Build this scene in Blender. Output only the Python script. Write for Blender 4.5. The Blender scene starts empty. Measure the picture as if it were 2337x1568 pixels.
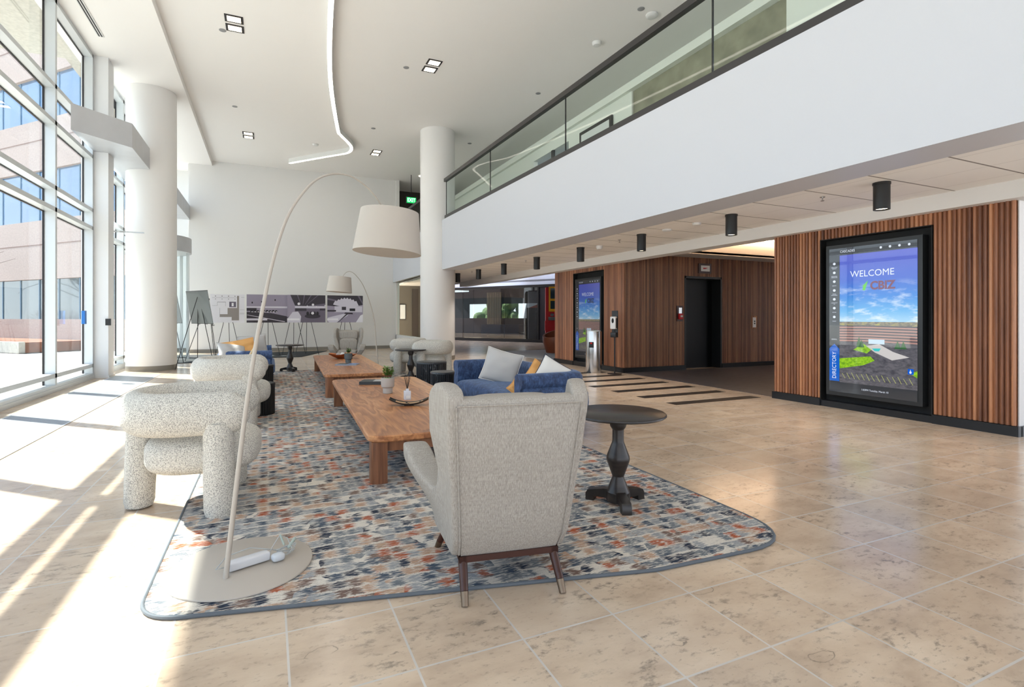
import bpy, bmesh, math, random
from mathutils import Vector, Matrix, noise
random.seed(7)
PI = math.pi
sc = bpy.context.scene
COL = sc.collection

# ------------------------------------------------------------------ camera
IMG_W, IMG_H = 2337, 1568
FPX, CXP, HOR = 1185.2, 1135.2, 724.2
cam = bpy.data.cameras.new('camera')
cam.sensor_fit = 'HORIZONTAL'; cam.sensor_width = 36.0
cam.lens = 36.0 * FPX / IMG_W
cam.shift_x = (IMG_W / 2 - CXP) / IMG_W
cam.shift_y = (HOR - IMG_H / 2) / IMG_W
cam.clip_end = 500
camo = bpy.data.objects.new('camera', cam)
COL.objects.link(camo)
camo.location = (0, 0, 1.3614)
camo.rotation_euler = (PI / 2, 0, -0.4157)
sc.camera = camo

# ------------------------------------------------------------------ world, sun, exposure
sc.view_settings.view_transform = 'Standard'
sc.view_settings.look = 'None'
sc.view_settings.gamma = 1
sc.view_settings.use_curve_mapping = False
sc.view_settings.exposure = 0.38
w = bpy.data.worlds.new('sky'); sc.world = w; w.use_nodes = True
nt = w.node_tree; nt.nodes.clear()
wo = nt.nodes.new('ShaderNodeOutputWorld'); bg = nt.nodes.new('ShaderNodeBackground')
tc = nt.nodes.new('ShaderNodeTexCoord'); sx = nt.nodes.new('ShaderNodeSeparateXYZ'); cr = nt.nodes.new('ShaderNodeValToRGB')
nt.links.new(tc.outputs['Generated'], sx.inputs[0]); nt.links.new(sx.outputs['Z'], cr.inputs[0])
cr.color_ramp.elements[0].position = 0.0; cr.color_ramp.elements[0].color = (0.93, 0.96, 1, 1)
cr.color_ramp.elements[1].position = 0.55; cr.color_ramp.elements[1].color = (0.50, 0.68, 1.0, 1)
nt.links.new(cr.outputs[0], bg.inputs[0]); nt.links.new(bg.outputs[0], wo.inputs[0])
bg.inputs[1].default_value = 2.0
sun = bpy.data.lights.new('sun', 'SUN'); sun.energy = 15.0; sun.angle = 0.012; sun.color = (1, 0.95, 0.88)
suno = bpy.data.objects.new('sun', sun); COL.objects.link(suno)
suno.rotation_euler = Vector((0.71, -0.653, -1.0)).to_track_quat('-Z', 'Y').to_euler()
suno.location = (-20, 15, 20)

# ------------------------------------------------------------------ materials
def lin(c):
    def f(v):
        v /= 255.0
        return v / 12.92 if v <= .04045 else ((v + .055) / 1.055) ** 2.4
    return (f(c[0]), f(c[1]), f(c[2]), 1)

class NT:
    def __init__(s, name):
        s.m = bpy.data.materials.new(name); s.m.use_nodes = True
        s.t = s.m.node_tree; s.p = s.t.nodes['Principled BSDF']; s.o = s.t.nodes['Material Output']
    def n(s, typ, ins=None, **kw):
        nd = s.t.nodes.new('ShaderNode' + typ)
        for k, v in kw.items(): setattr(nd, k, v)
        for k, v in (ins or {}).items():
            if isinstance(v, bpy.types.NodeSocket): s.t.links.new(v, nd.inputs[k])
            else: nd.inputs[k].default_value = v
        return nd
    def l(s, a, b): s.t.links.new(a, b)
    def math(s, op, a, b=0.0, c=None):
        nd = s.n('Math', {0: a, 1: b}, operation=op)
        if c is not None:
            if isinstance(c, bpy.types.NodeSocket): s.l(c, nd.inputs[2])
            else: nd.inputs[2].default_value = c
        return nd.outputs[0]
    def ramp(s, fac, stops, interp='LINEAR'):
        nd = s.n('ValToRGB', {0: fac}); r = nd.color_ramp; r.interpolation = interp
        while len(r.elements) < len(stops): r.elements.new(0.5)
        for e, (p, c) in zip(r.elements, stops):
            e.position = p; e.color = c if len(c) == 4 else (*c, 1)
        return nd.outputs[0]
    def mix(s, f, a, b, bt='MIX'):
        nd = s.n('MixRGB', {0: f, 1: a, 2: b}, blend_type=bt)
        return nd.outputs[0]
    def base(s, sock): s.l(sock, s.p.inputs['Base Color'])
    def bump(s, h, strength=.2, dist=.01):
        b = s.n('Bump', {'Height': h, 'Strength': strength, 'Distance': dist})
        s.l(b.outputs[0], s.p.inputs['Normal'])
    def coords(s, kind='Object', scale=(1, 1, 1), loc=(0, 0, 0), rot=(0, 0, 0)):
        t = s.n('TexCoord'); mp = s.n('Mapping', {0: t.outputs[kind]})
        mp.inputs['Scale'].default_value = scale; mp.inputs['Location'].default_value = loc; mp.inputs['Rotation'].default_value = rot
        return mp.outputs[0]
    def noise(s, vec, scale=5, detail=4, rough=.5, out=0):
        nd = s.n('TexNoise', {'Vector': vec, 'Scale': scale, 'Detail': detail, 'Roughness': rough})
        return nd.outputs[out]

def simple(name, rgb, rough=.5, metal=0, emit=0, ecol=None, bump=0, bscale=200, var=0, spec=None, alpha=1, coat=0):
    t = NT(name); p = t.p
    c = lin(rgb) if max(rgb) > 1.01 else (*rgb, 1)
    p.inputs['Base Color'].default_value = c
    p.inputs['Roughness'].default_value = rough; p.inputs['Metallic'].default_value = metal
    if spec is not None: p.inputs['Specular IOR Level'].default_value = spec
    if coat: p.inputs['Coat Weight'].default_value = coat; p.inputs['Coat Roughness'].default_value = .05
    if emit:
        p.inputs['Emission Color'].default_value = (lin(ecol) if ecol else c); p.inputs['Emission Strength'].default_value = emit
    if var:
        nz = t.noise(t.coords(), 3, 4)
        t.base(t.mix(var, c, t.ramp(nz, [(.3, tuple(x * .6 for x in c[:3])), (.7, tuple(min(1, x * 1.3) for x in c[:3]))])))
    if bump:
        t.bump(t.noise(t.coords(), bscale, 3), bump, .002)
    return t.m

def glass(name, tint=(1, 1, 1), refl=.12, rough=0.0, dens=0.0):
    """architectural pane: clear, tinted, with a fresnel mirror coat"""
    t = NT(name); t.t.nodes.remove(t.p)
    tr = t.n('BsdfTransparent', {0: (*tint, 1)}); gl = t.n('BsdfGlossy', {0: (1, 1, 1, 1), 'Roughness': rough})
    lw = t.n('LayerWeight', {0: .5}); f = t.math('MULTIPLY_ADD', t.math('POWER', lw.outputs[1], 5.0), dens or .5, refl)
    mx = t.n('MixShader', {0: f}); t.l(tr.outputs[0], mx.inputs[1]); t.l(gl.outputs[0], mx.inputs[2])
    t.l(mx.outputs[0], t.o.inputs[0])
    return t.m

M = {}
M['wall'] = simple('wall_paint', (.76, .745, .725), .6, bump=.03, bscale=60)
M['ceil'] = simple('ceiling_paint', (.90, .875, .85), .7)
M['fascia'] = simple('fascia_paint', (.60, .615, .655), .45)
M['column'] = simple('column_paint', (.78, .765, .745), .5)
M['base_grey'] = simple('grey_rubber_base', (138, 132, 122), .5)
M['base_black'] = simple('black_base', (18, 20, 24), .35)
M['alu'] = simple('white_aluminium', (206, 210, 212), .35, .3)
M['alu_dark'] = simple('window_gasket', (30, 26, 28), .5)
M['steel_panel'] = simple('brushed_grey_panel', (196, 198, 202), .4, .25, var=.1)
M['glass'] = glass('window_glass', (.93, .97, .97), .02)
M['rail_glass'] = glass('rail_glass', (.94, .975, .96), .01, dens=.04)
M['store_glass'] = glass('storefront_glass', (.62, .66, .66), .05)
M['dark_rail'] = simple('bronze_rail', (62, 60, 60), .4, .4)
M['black'] = simple('black_metal', (20, 20, 21), .4)
M['blackmatte'] = simple('black_matte', (12, 12, 13), .7)
M['lamp_cream'] = simple('lamp_cream_paint', (178, 169, 158), .45)
M['shade'] = simple('lamp_shade_fabric', (178, 170, 160), .8, bump=.1, bscale=500)
M['warm'] = simple('warm_light', (255, 240, 215), .5, emit=5, ecol=(255, 236, 205))
M['strip'] = simple('strip_light', (255, 250, 244), .5, emit=9, ecol=(255, 243, 230))
M['chrome'] = simple('stainless_steel', (190, 190, 190), .22, 1)
M['white_plastic'] = simple('white_plastic', (222, 222, 220), .4)
M['red'] = simple('red_paint', (190, 16, 28), .35)
M['yellow'] = simple('yellow_paint', (238, 170, 10), .4)
M['tan_leather'] = simple('brown_leather', (128, 66, 38), .45, bump=.05, bscale=150)
M['leaf'] = simple('plant_leaf', (92, 140, 56), .5, var=.5)
M['stem'] = simple('plant_stem', (96, 62, 36), .7)
M['pot_light'] = simple('pot_greige', (176, 168, 160), .6)
M['pot_grey'] = simple('pot_grey', (86, 90, 90), .6)
M['grey_cloth'] = simple('grey_pillow_cloth', (182, 180, 178), .9, bump=.15, bscale=600)
M['white_cloth'] = simple('white_pillow_cloth', (214, 211, 206), .9, bump=.15, bscale=600)
M['yellow_cloth'] = simple('mustard_knit', (214, 160, 96), .9, bump=.6, bscale=140)
M['navy_pipe'] = simple('navy_piping', (40, 48, 66), .8)
M['brass'] = simple('antique_brass_cap', (120, 104, 88), .35, .9)
M['darkwood'] = simple('dark_stained_leg', (62, 30, 20), .35, var=.3)
M['charcoal_mat'] = simple('charcoal_mat', (42, 44, 46), .95)
M['purple_dark'] = simple('aubergine_wall', (26, 22, 34), .5)
M['concrete_grey'] = simple('grey_wall_far', (150, 150, 152), .7)
M['olive'] = simple('olive_stone', (146, 142, 122), .6, var=.6)
M['taupe'] = simple('taupe_wall', (106, 98, 86), .7)

def mk_floor():
    t = NT('limestone_tiles')
    c = t.coords(loc=(-.5302, -1.9645, 0))
    sp = t.n('SeparateXYZ', {0: c})
    u = t.math('DIVIDE', sp.outputs[0], .4572); v = t.math('DIVIDE', sp.outputs[1], .4572)
    def edge(x):
        f = t.math('FRACT', x); return t.math('MINIMUM', f, t.math('SUBTRACT', 1.0, f))
    e = t.math('MINIMUM', edge(u), edge(v))
    grout = t.math('LESS_THAN', e, .010)
    cell = t.n('CombineXYZ', {0: t.math('FLOOR', u), 1: t.math('FLOOR', v)}).outputs[0]
    wn = t.n('TexWhiteNoise', {0: cell}, noise_dimensions='3D')
    off = t.n('VectorMath', {0: c, 1: wn.outputs[1]}, operation='ADD').outputs[0]
    off2 = t.n('VectorMath', {0: wn.outputs[1], 1: (9, 9, 9)}, operation='MULTIPLY').outputs[0]
    pc = t.n('VectorMath', {0: c, 1: off2}, operation='ADD').outputs[0]
    mp = t.n('Mapping', {0: pc}); mp.inputs['Scale'].default_value = (1, 1.9, 1); pv = mp.outputs[0]
    n1 = t.noise(pv, 2.2, 8, .6)
    col = t.ramp(n1, [(.30, lin((180, 158, 136))), (.5, lin((204, 182, 158))), (.7, lin((218, 198, 174)))])
    col = t.mix(t.math('MULTIPLY', wn.outputs[0], .55), col, lin((178, 158, 138)))
    n2 = t.noise(pv, 13, 9, .70); n2b = t.noise(pv, 2.1, 2)
    st = t.math('MULTIPLY', t.ramp(n2, [(.52, (0, 0, 0)), (.64, (1, 1, 1))]), t.ramp(n2b, [(.44, (.1, .1, .1)), (.64, (1, 1, 1))]))
    col = t.mix(t.math('MULTIPLY', st, .62), col, lin((98, 92, 86)))
    n3 = t.noise(pv, 26, 6, .7)
    col = t.mix(t.math('MULTIPLY', t.ramp(n3, [(.58, (0, 0, 0)), (.70, (1, 1, 1))]), .45), col, lin((124, 112, 98)))
    # fossil rings
    vo = t.n('TexVoronoi', {'Vector': pv, 'Scale': 2.6, 'Randomness': 1}); vo.distance = 'EUCLIDEAN'
    d = t.math('ADD', vo.outputs[0], t.math('MULTIPLY', t.noise(pv, 8, 3), .28))
    ring = t.ramp(d, [(.295, (0, 0, 0)), (.303, (1, 1, 1)), (.315, (0, 0, 0))])
    ring = t.math('MULTIPLY', ring, t.ramp(t.noise(pv, 3.1, 2), [(.55, (0, 0, 0)), (.62, (1, 1, 1))]))
    col = t.mix(t.math('MULTIPLY', ring, .8), col, lin((98, 92, 84)))
    gc = t.mix(t.noise(c, 2, 2), lin((168, 163, 156)), lin((222, 217, 210)))
    col = t.mix(t.math('MULTIPLY', grout, .9), col, gc)
    t.base(col)
    t.p.inputs['Specular IOR Level'].default_value = .5
    t.l(t.math('MULTIPLY_ADD', n2, .18, .10), t.p.inputs['Roughness'])
    t.bump(t.math('SUBTRACT', 1.0, grout), .15, .002)
    return t.m
M['floor'] = mk_floor()

def mk_rug():
    t = NT('rug_pile')
    c = t.coords()
    def jit(scale, amp, seed):
        n = t.noise(t.coords(scale=scale, loc=seed), 1, 2, .6)
        return t.math('MULTIPLY', t.math('SUBTRACT', n, .5), amp)
    yarn = t.math('ADD', jit((3, 120, 1), .19, (0, 0, 0)), jit((7, 7, 1), .05, (4, 1, 0)))
    row = t.math('ADD', jit((60, 9, 1), .03, (2, 2, 0)), jit((5, 5, 1), .04, (9, 3, 0)))
    sp = t.n('SeparateXYZ', {0: c})
    u = t.math('DIVIDE', t.math('ADD', sp.outputs[0], yarn), .072); v = t.math('DIVIDE', t.math('ADD', sp.outputs[1], row), .092)
    cell = t.n('CombineXYZ', {0: t.math('FLOOR', u), 1: t.math('FLOOR', v)}).outputs[0]
    rnd = t.n('TexWhiteNoise', {0: cell}, noise_dimensions='3D').outputs[0]
    big = t.noise(c, 1.3, 3, .6)
    cream = lin((214, 206, 194)); grey = lin((110, 116, 122)); slate = lin((74, 86, 100)); navy = lin((44, 52, 68)); rust = lin((168, 92, 62)); tan = lin((182, 150, 126)); brown = lin((118, 96, 86)); lgrey = lin((150, 152, 154))
    f = t.math('FRACT', t.math('ADD', rnd, t.math('MULTIPLY', big, .8)))
    col = t.ramp(f, [(0, slate), (.12, grey), (.24, lgrey), (.33, tan), (.47, rust), (.57, brown), (.67, lgrey), (.76, navy), (.85, cream), (.92, grey)], 'CONSTANT')
    # yarn streaks running across the rug
    s1 = t.noise(t.coords(scale=(7, 150, 1), loc=(1, 1, 0)), 1, 3, .65); s2 = t.noise(t.coords(scale=(9, 170, 1), loc=(5, 8, 0)), 1, 3, .65)
    col = t.mix(t.ramp(s1, [(.54, (0, 0, 0)), (.64, (.8, .8, .8))]), col, cream)
    col = t.mix(t.ramp(s2, [(.58, (0, 0, 0)), (.66, (.8, .8, .8))]), col, slate)
    # cream lattice between the blocks
    def edge(x):
        q = t.math('FRACT', x); return t.math('MINIMUM', q, t.math('SUBTRACT', 1.0, q))
    e = t.math('MINIMUM', edge(u), edge(v))
    brk = t.noise(t.coords(scale=(8, 40, 1), loc=(7, 7, 0)), 1, 3)
    lat = t.math('MULTIPLY', t.ramp(e, [(.06, (1, 1, 1)), (.16, (0, 0, 0))]), t.ramp(brk, [(.40, (0, 0, 0)), (.50, (1, 1, 1))]))
    col = t.mix(t.math('MULTIPLY', lat, .9), col, cream)
    col = t.mix(.35, col, t.mix(1, col, t.ramp(t.noise(c, 260, 2), [(.3, (.5, .5, .5)), (.7, (1.2, 1.2, 1.2))]), 'MULTIPLY'))
    t.base(col); t.p.inputs['Roughness'].default_value = .95; t.p.inputs['Specular IOR Level'].default_value = .1
    t.bump(t.noise(c, 220, 3), .5, .004)
    return t.m
M['rug'] = mk_rug()
M['rug_edge'] = simple('rug_binding', (92, 98, 104), .85)

def mk_boucle():
    t = NT('boucle'); c = t.coords()
    n1 = t.noise(c, 150, 2, .5)
    col = t.ramp(n1, [(.34, lin((150, 146, 140))), (.46, lin((194, 190, 182))), (.58, lin((222, 218, 208)))])
    t.base(col); t.p.inputs['Roughness'].default_value = .95; t.p.inputs['Specular IOR Level'].default_value = .1
    t.bump(n1, .8, .008)
    return t.m
M['boucle'] = mk_boucle()

def mk_linen(name, a, b, rough=.9, sx=170, sz=5):
    t = NT(name)
    n1 = t.noise(t.coords(scale=(sx, sx, sz)), 1, 2, .6); n2 = t.noise(t.coords(scale=(sz * 2, sz * 2, sx)), 1, 2, .6)
    f = t.math('ADD', t.math('MULTIPLY', n1, .8), t.math('MULTIPLY', n2, .2))
    t.base(t.ramp(f, [(.30, lin(a)), (.68, lin(b))]))
    t.p.inputs['Roughness'].default_value = rough; t.p.inputs['Specular IOR Level'].default_value = .15
    t.bump(f, .25, .002)
    return t.m
M['linen'] = mk_linen('grey_linen_weave', (140, 133, 124), (180, 173, 164), sx=280, sz=6)

def mk_velvet():
    t = NT('blue_velvet'); c = t.coords()
    n1 = t.noise(c, 14, 5, .65); n2 = t.noise(t.coords(scale=(60, 60, 20)), 1, 3)
    f = t.math('ADD', t.math('MULTIPLY', n1, .6), t.math('MULTIPLY', n2, .4))
    t.base(t.ramp(f, [(.36, lin((28, 40, 66))), (.5, lin((44, 66, 104))), (.64, lin((70, 96, 138)))]))
    t.p.inputs['Roughness'].default_value = .75
    t.p.inputs['Sheen Weight'].default_value = .35; t.p.inputs['Sheen Tint'].default_value = (.5, .62, .85, 1); t.p.inputs['Sheen Roughness'].default_value = .4
    t.bump(n1, .25, .006)
    return t.m
M['velvet'] = mk_velvet()

def mk_walnut(name, axis='Y', dark=(88, 52, 32), mid=(140, 90, 56), lite=(184, 128, 84), rough=.4, plank=.16):
    """grain along `axis`, planks side by side across it"""
    t = NT(name); c = t.coords(); sp = t.n('SeparateXYZ', {0: c})
    ax = {'X': 0, 'Y': 1, 'Z': 2}[axis]; cross = {0: 1, 1: 0, 2: 0}[ax]
    pid = t.math('FLOOR', t.math('DIVIDE', sp.outputs[cross], plank))
    wn = t.n('TexWhiteNoise', {1: pid}, noise_dimensions='1D')
    s = [7, 7, 7]; s[ax] = .9
    mp = t.n('Mapping', {0: c}); mp.inputs['Scale'].default_value = s
    off = t.n('VectorMath', {0: mp.outputs[0], 1: t.n('VectorMath', {0: wn.outputs[1], 1: (20, 20, 20)}, operation='MULTIPLY').outputs[0]}, operation='ADD').outputs[0]
    n0 = t.noise(off, .55, 3, .5)
    rings = t.math('FRACT', t.math('MULTIPLY', n0, 9.0))
    rings = t.ramp(rings, [(0, (0, 0, 0)), (.75, (1, 1, 1)), (1, (.1, .1, .1))])
    s2 = [90, 90, 90]; s2[ax] = 4
    fine = t.noise(t.coords(scale=tuple(s2)), 1, 3, .6)
    f = t.math('ADD', t.math('MULTIPLY', rings, .30), t.math('ADD', t.math('MULTIPLY', fine, .34), t.math('MULTIPLY', wn.outputs[0], .32)))
    f = t.math('ADD', f, t.math('MULTIPLY', t.math('SUBTRACT', t.noise(off, .3, 2), .5), .5))
    t.base(t.ramp(f, [(.12, lin(dark)), (.45, lin(mid)), (.82, lin(lite))]))
    t.p.inputs['Roughness'].default_value = rough
    return t.m
M['walnut_top'] = mk_walnut('walnut_tabletop', 'Y', (130, 80, 50), (182, 122, 78), (222, 168, 116), .33, .19)
M['walnut_leg'] = mk_walnut('walnut_leg_wood', 'Z', (104, 64, 42), (146, 96, 64), (184, 130, 88), .4, .3)

def mk_slat(name, pitch, axis, dark, mid, lite):
    t = NT(name); c = t.coords(); sp = t.n('SeparateXYZ', {0: c})
    pid = t.math('FLOOR', t.math('DIVIDE', sp.outputs[axis], pitch))
    wn = t.n('TexWhiteNoise', {1: pid}, noise_dimensions='1D')
    mp = t.n('Mapping', {0: c}); mp.inputs['Scale'].default_value = (9, 9, .6)
    off = t.n('VectorMath', {0: mp.outputs[0], 1: t.n('VectorMath', {0: wn.outputs[1], 1: (30, 30, 30)}, operation='MULTIPLY').outputs[0]}, operation='ADD').outputs[0]
    n0 = t.noise(off, 1.0, 5, .6); fine = t.noise(t.coords(scale=(160, 160, 4)), 1, 3)
    f = t.math('ADD', t.math('MULTIPLY', n0, .62), t.math('ADD', t.math('MULTIPLY', fine, .22), t.math('MULTIPLY', wn.outputs[0], .30)))
    t.base(t.ramp(f, [(.34, lin(dark)), (.56, lin(mid)), (.80, lin(lite))]))
    t.p.inputs['Roughness'].default_value = .36
    return t.m
M['slat_y'] = mk_slat('walnut_slats_side', .052, 1, (96, 58, 40), (150, 98, 68), (196, 138, 98))
M['slat_x'] = mk_slat('walnut_slats_front', .040, 0, (80, 50, 36), (126, 84, 60), (168, 120, 88))

def mk_marble():
    t = NT('black_marble'); c = t.coords()
    n = t.noise(c, 6, 6, .6, out=1)
    pv = t.n('VectorMath', {0: c, 1: t.n('VectorMath', {0: n, 1: (.35, .35, .35)}, operation='MULTIPLY').outputs[0]}, operation='ADD').outputs[0]
    vo = t.n('TexVoronoi', {'Vector': pv, 'Scale': 6.0}, feature='DISTANCE_TO_EDGE')
    vein = t.math('MULTIPLY', t.ramp(vo.outputs[0], [(.0, (1, 1, 1)), (.018, (0, 0, 0))]), t.ramp(t.noise(c, 9, 3), [(.56, (0, 0, 0)), (.66, (1, 1, 1))]))
    t.base(t.mix(vein, lin((34, 37, 42)), lin((200, 204, 206)))); t.p.inputs['Roughness'].default_value = .3
    return t.m
M['marble'] = mk_marble()
M['espresso'] = mk_walnut('espresso_wood', 'X', (22, 18, 16), (36, 30, 27), (50, 42, 38), .34, .12)

def mk_tileceil():
    t = NT('acoustic_tiles'); sp = t.n('SeparateXYZ', {0: t.coords()})
    def line(s, p, w):
        f = t.math('FRACT', t.math('DIVIDE', s, p)); return t.math('LESS_THAN', t.math('MINIMUM', f, t.math('SUBTRACT', 1.0, f)), w)
    a = line(t.math('SUBTRACT', sp.outputs[1], 2.81), .725, .014); b = line(sp.outputs[0], .61, .006)
    f = t.math('MAXIMUM', a, t.math('MULTIPLY', b, .45))
    t.base(t.mix(f, lin((246, 243, 238)), lin((140, 134, 128)))); t.p.inputs['Roughness'].default_value = .85
    return t.m
M['tile_ceil'] = mk_tileceil()

def mk_hallfloor():
    t = NT('dark_plank_floor')
    n = t.noise(t.coords(scale=(3, 22, 1)), 1, 6, .7)
    t.base(t.ramp(n, [(.35, lin((44, 44, 49))), (.7, lin((86, 86, 92)))])); t.p.inputs['Roughness'].default_value = .42
    return t.m
M['hall_floor'] = mk_hallfloor()

def mk_grille():
    t = NT('floor_grille_metal'); sp = t.n('SeparateXYZ', {0: t.coords()})
    f = t.math('FRACT', t.math('DIVIDE', sp.outputs[0], .014))
    g = t.math('LESS_THAN', f, .45)
    t.base(t.mix(g, lin((172, 178, 184)), lin((96, 100, 106)))); t.p.inputs['Metallic'].default_value = .5; t.p.inputs['Roughness'].default_value = .4
    return t.m
M['grille'] = mk_grille()

def mk_facade(name, rgb, sc_=140):
    t = NT(name); c = t.coords(); n = t.noise(c, sc_ * .1, 3); n2 = t.noise(c, .4, 3)
    a = lin(rgb)
    t.base(t.mix(.5, t.ramp(n, [(.35, tuple(x * .75 for x in a[:3])), (.65, tuple(min(1, x * 1.15) for x in a[:3]))]), t.ramp(n2, [(.3, tuple(x * .85 for x in a[:3])), (.7, a)])))
    t.p.inputs['Roughness'].default_value = .85
    return t.m
M['precast'] = mk_facade('pink_precast', (178, 160, 152))
M['pave'] = mk_facade('concrete_paving', (188, 182, 172))
M['blue_glass'] = simple('blue_tinted_glass', (64, 110, 150), .08, .0, spec=1, coat=1)
M['teal_glass'] = simple('teal_tinted_glass', (52, 72, 78), .08, 0, spec=1, coat=1)
M['bark'] = simple('tree_bark', (92, 78, 68), .9)
M['bush_red'] = simple('red_twigs', (150, 74, 62), .8)
M['mulch'] = simple('bark_mulch', (132, 84, 62), .95, var=.6)
M['foliage'] = simple('garden_foliage', (96, 120, 70), .8, var=.8)

# ------------------------------------------------------------------ mesh helpers
class B:
    def __init__(s): s.bm = bmesh.new(); s.mi = 0
    def _f(s, vs, smooth=False):
        try:
            f = s.bm.faces.new(vs); f.material_index = s.mi; f.smooth = smooth
            return f
        except ValueError: return None
    def box(s, x0, x1, y0, y1, z0, z1, rot=0, bev=0):
        cx, cy, cz = (x0 + x1) / 2, (y0 + y1) / 2, (z0 + z1) / 2
        m = Matrix.Translation((cx, cy, cz)) @ Matrix.Rotation(rot, 4, 'Z') @ Matrix.Diagonal((abs(x1 - x0), abs(y1 - y0), abs(z1 - z0), 1))
        r = bmesh.ops.create_cube(s.bm, size=1, matrix=m)
        fs = set(f for v in r['verts'] for f in v.link_faces)
        for f in fs: f.material_index = s.mi
        if bev:
            es = list(set(e for v in r['verts'] for e in v.link_edges))
            bmesh.ops.bevel(s.bm, geom=es, offset=bev, segments=3, affect='EDGES', profile=.5)
            for f in s.bm.faces:
                if f.index == -1: pass
        return s
    def poly(s, pts): s._f([s.bm.verts.new(p) for p in pts]); return s
    def prism(s, pts, z0, z1, smooth=False):
        a = [s.bm.verts.new((p[0], p[1], z0)) for p in pts]; b = [s.bm.verts.new((p[0], p[1], z1)) for p in pts]
        s._f(a[::-1]); s._f(b); n = len(pts)
        for i in range(n): s._f([a[i], a[(i + 1) % n], b[(i + 1) % n], b[i]], smooth)
        return s
    def prism_x(s, pts, x0, x1, smooth=False):           # outline in (y,z), extruded along x
        a = [s.bm.verts.new((x0, p[0], p[1])) for p in pts]; b = [s.bm.verts.new((x1, p[0], p[1])) for p in pts]
        s._f(a[::-1]); s._f(b); n = len(pts)
        for i in range(n): s._f([a[i], a[(i + 1) % n], b[(i + 1) % n], b[i]], smooth)
        return s
    def rings(s, rings, closed=True, cap=True, smooth=True):
        R = [[s.bm.verts.new(p) for p in r] for r in rings]; n = len(R[0])
        for a, b in zip(R[:-1], R[1:]):
            for i in range(n if closed else n - 1):
                j = (i + 1) % n; s._f([a[i], a[j], b[j], b[i]], smooth)
        if cap and closed: s._f(R[0][::-1]); s._f(R[-1])
        return s
    def lathe(s, prof, c=(0, 0, 0), n=32, smooth=True):   # prof [(r,z)]
        return s.rings([[(c[0] + r * math.cos(2 * PI * i / n), c[1] + r * math.sin(2 * PI * i / n), c[2] + z) for i in range(n)] for r, z in prof], smooth=smooth)
    def cyl(s, c, r, z0, z1, n=24, r2=None): return s.lathe([(r, z0), (r if r2 is None else r2, z1)], c, n)
    def tube(s, path, rad, n=10, ell=None, caps=True, round_=False):
        P = [Vector(p) for p in path]; R = []
        if not isinstance(rad, (list, tuple)): rad = [rad] * len(P)
        up = Vector((0, 0, 1)); prev = None
        if round_:
            d0 = (P[0] - P[1]).normalized(); d1 = (P[-1] - P[-2]).normalized()
            r0 = rad[0]; r1 = rad[-1]; k = [.35, .7, .92, 1]
            pre = [(P[0] + d0 * r0 * q, r0 * math.sqrt(max(.0004, 1 - q * q))) for q in k[::-1]]
            post = [(P[-1] + d1 * r1 * q, r1 * math.sqrt(max(.0004, 1 - q * q))) for q in k]
            P = [q[0] for q in pre] + P + [q[0] for q in post]; rad = [q[1] for q in pre] + list(rad) + [q[1] for q in post]
        for i, p in enumerate(P):
            t = (P[min(i + 1, len(P) - 1)] - P[max(i - 1, 0)])
            t = t.normalized() if t.length > 1e-9 else Vector((0, 0, 1))
            if prev is None: a = up.cross(t) if abs(t.z) < .95 else Vector((1, 0, 0)).cross(t)
            else: a = prev - t * prev.dot(t)
            a.normalize(); prev = a; b = t.cross(a)
            ea, eb = ell if ell else (1, 1)
            R.append([p + (a * math.cos(2 * PI * k / n) * ea + b * math.sin(2 * PI * k / n) * eb) * rad[i] for k in range(n)])
        return s.rings(R, cap=caps)
    def superq(s, c, d, e1=.35, e2=.35, nu=40, nv=20, fn=None):   # rounded cushion, d = half sizes
        def pw(x, e): return math.copysign(abs(x) ** e, x)
        R = []
        for j in range(nv + 1):
            ph = -PI / 2 + PI * j / nv; ph = max(-PI / 2 + .02, min(PI / 2 - .02, ph)); r = []
            for i in range(nu):
                th = 2 * PI * i / nu
                p = Vector((d[0] * pw(math.cos(ph), e1) * pw(math.cos(th), e2), d[1] * pw(math.cos(ph), e1) * pw(math.sin(th), e2), d[2] * pw(math.sin(ph), e1)))
                if fn: p = fn(p)
                r.append(p + Vector(c))
            R.append(r)
        return s.rings(R)
    def sweep(s, path, sec, n_out=1):                     # path 2D open, section [(outward,z)]
        R = []
        for i, p in enumerate(path):
            a = path[max(i - 1, 0)]; b = path[min(i + 1, len(path) - 1)]
            tx, ty = b[0] - a[0], b[1] - a[1]; l = math.hypot(tx, ty); nx, ny = ty / l * n_out, -tx / l * n_out
            R.append([(p[0] + nx * o, p[1] + ny * o, z) for o, z in sec])
        return s.rings(R)
    def xform(s, m): bmesh.ops.transform(s.bm, matrix=m, verts=s.bm.verts); return s
    def build(s, name, mat, parent=None, sharp=35, kind=None, label=None, cat=None, group=None, smooth=None):
        bmesh.ops.recalc_face_normals(s.bm, faces=s.bm.faces)
        me = bpy.data.meshes.new(name); s.bm.to_mesh(me); s.bm.free()
        for m in (mat if isinstance(mat, (list, tuple)) else [mat]): me.materials.append(m)
        if smooth: me.polygons.foreach_set('use_smooth', [True] * len(me.polygons))
        me.set_sharp_from_angle(angle=math.radians(sharp))
        o = bpy.data.objects.new(name, me); COL.objects.link(o)
        if parent is not None: o.parent = parent
        if kind: o['kind'] = kind
        if label: o['label'] = label
        if cat: o['category'] = cat
        if group: o['group'] = group
        return o

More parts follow.
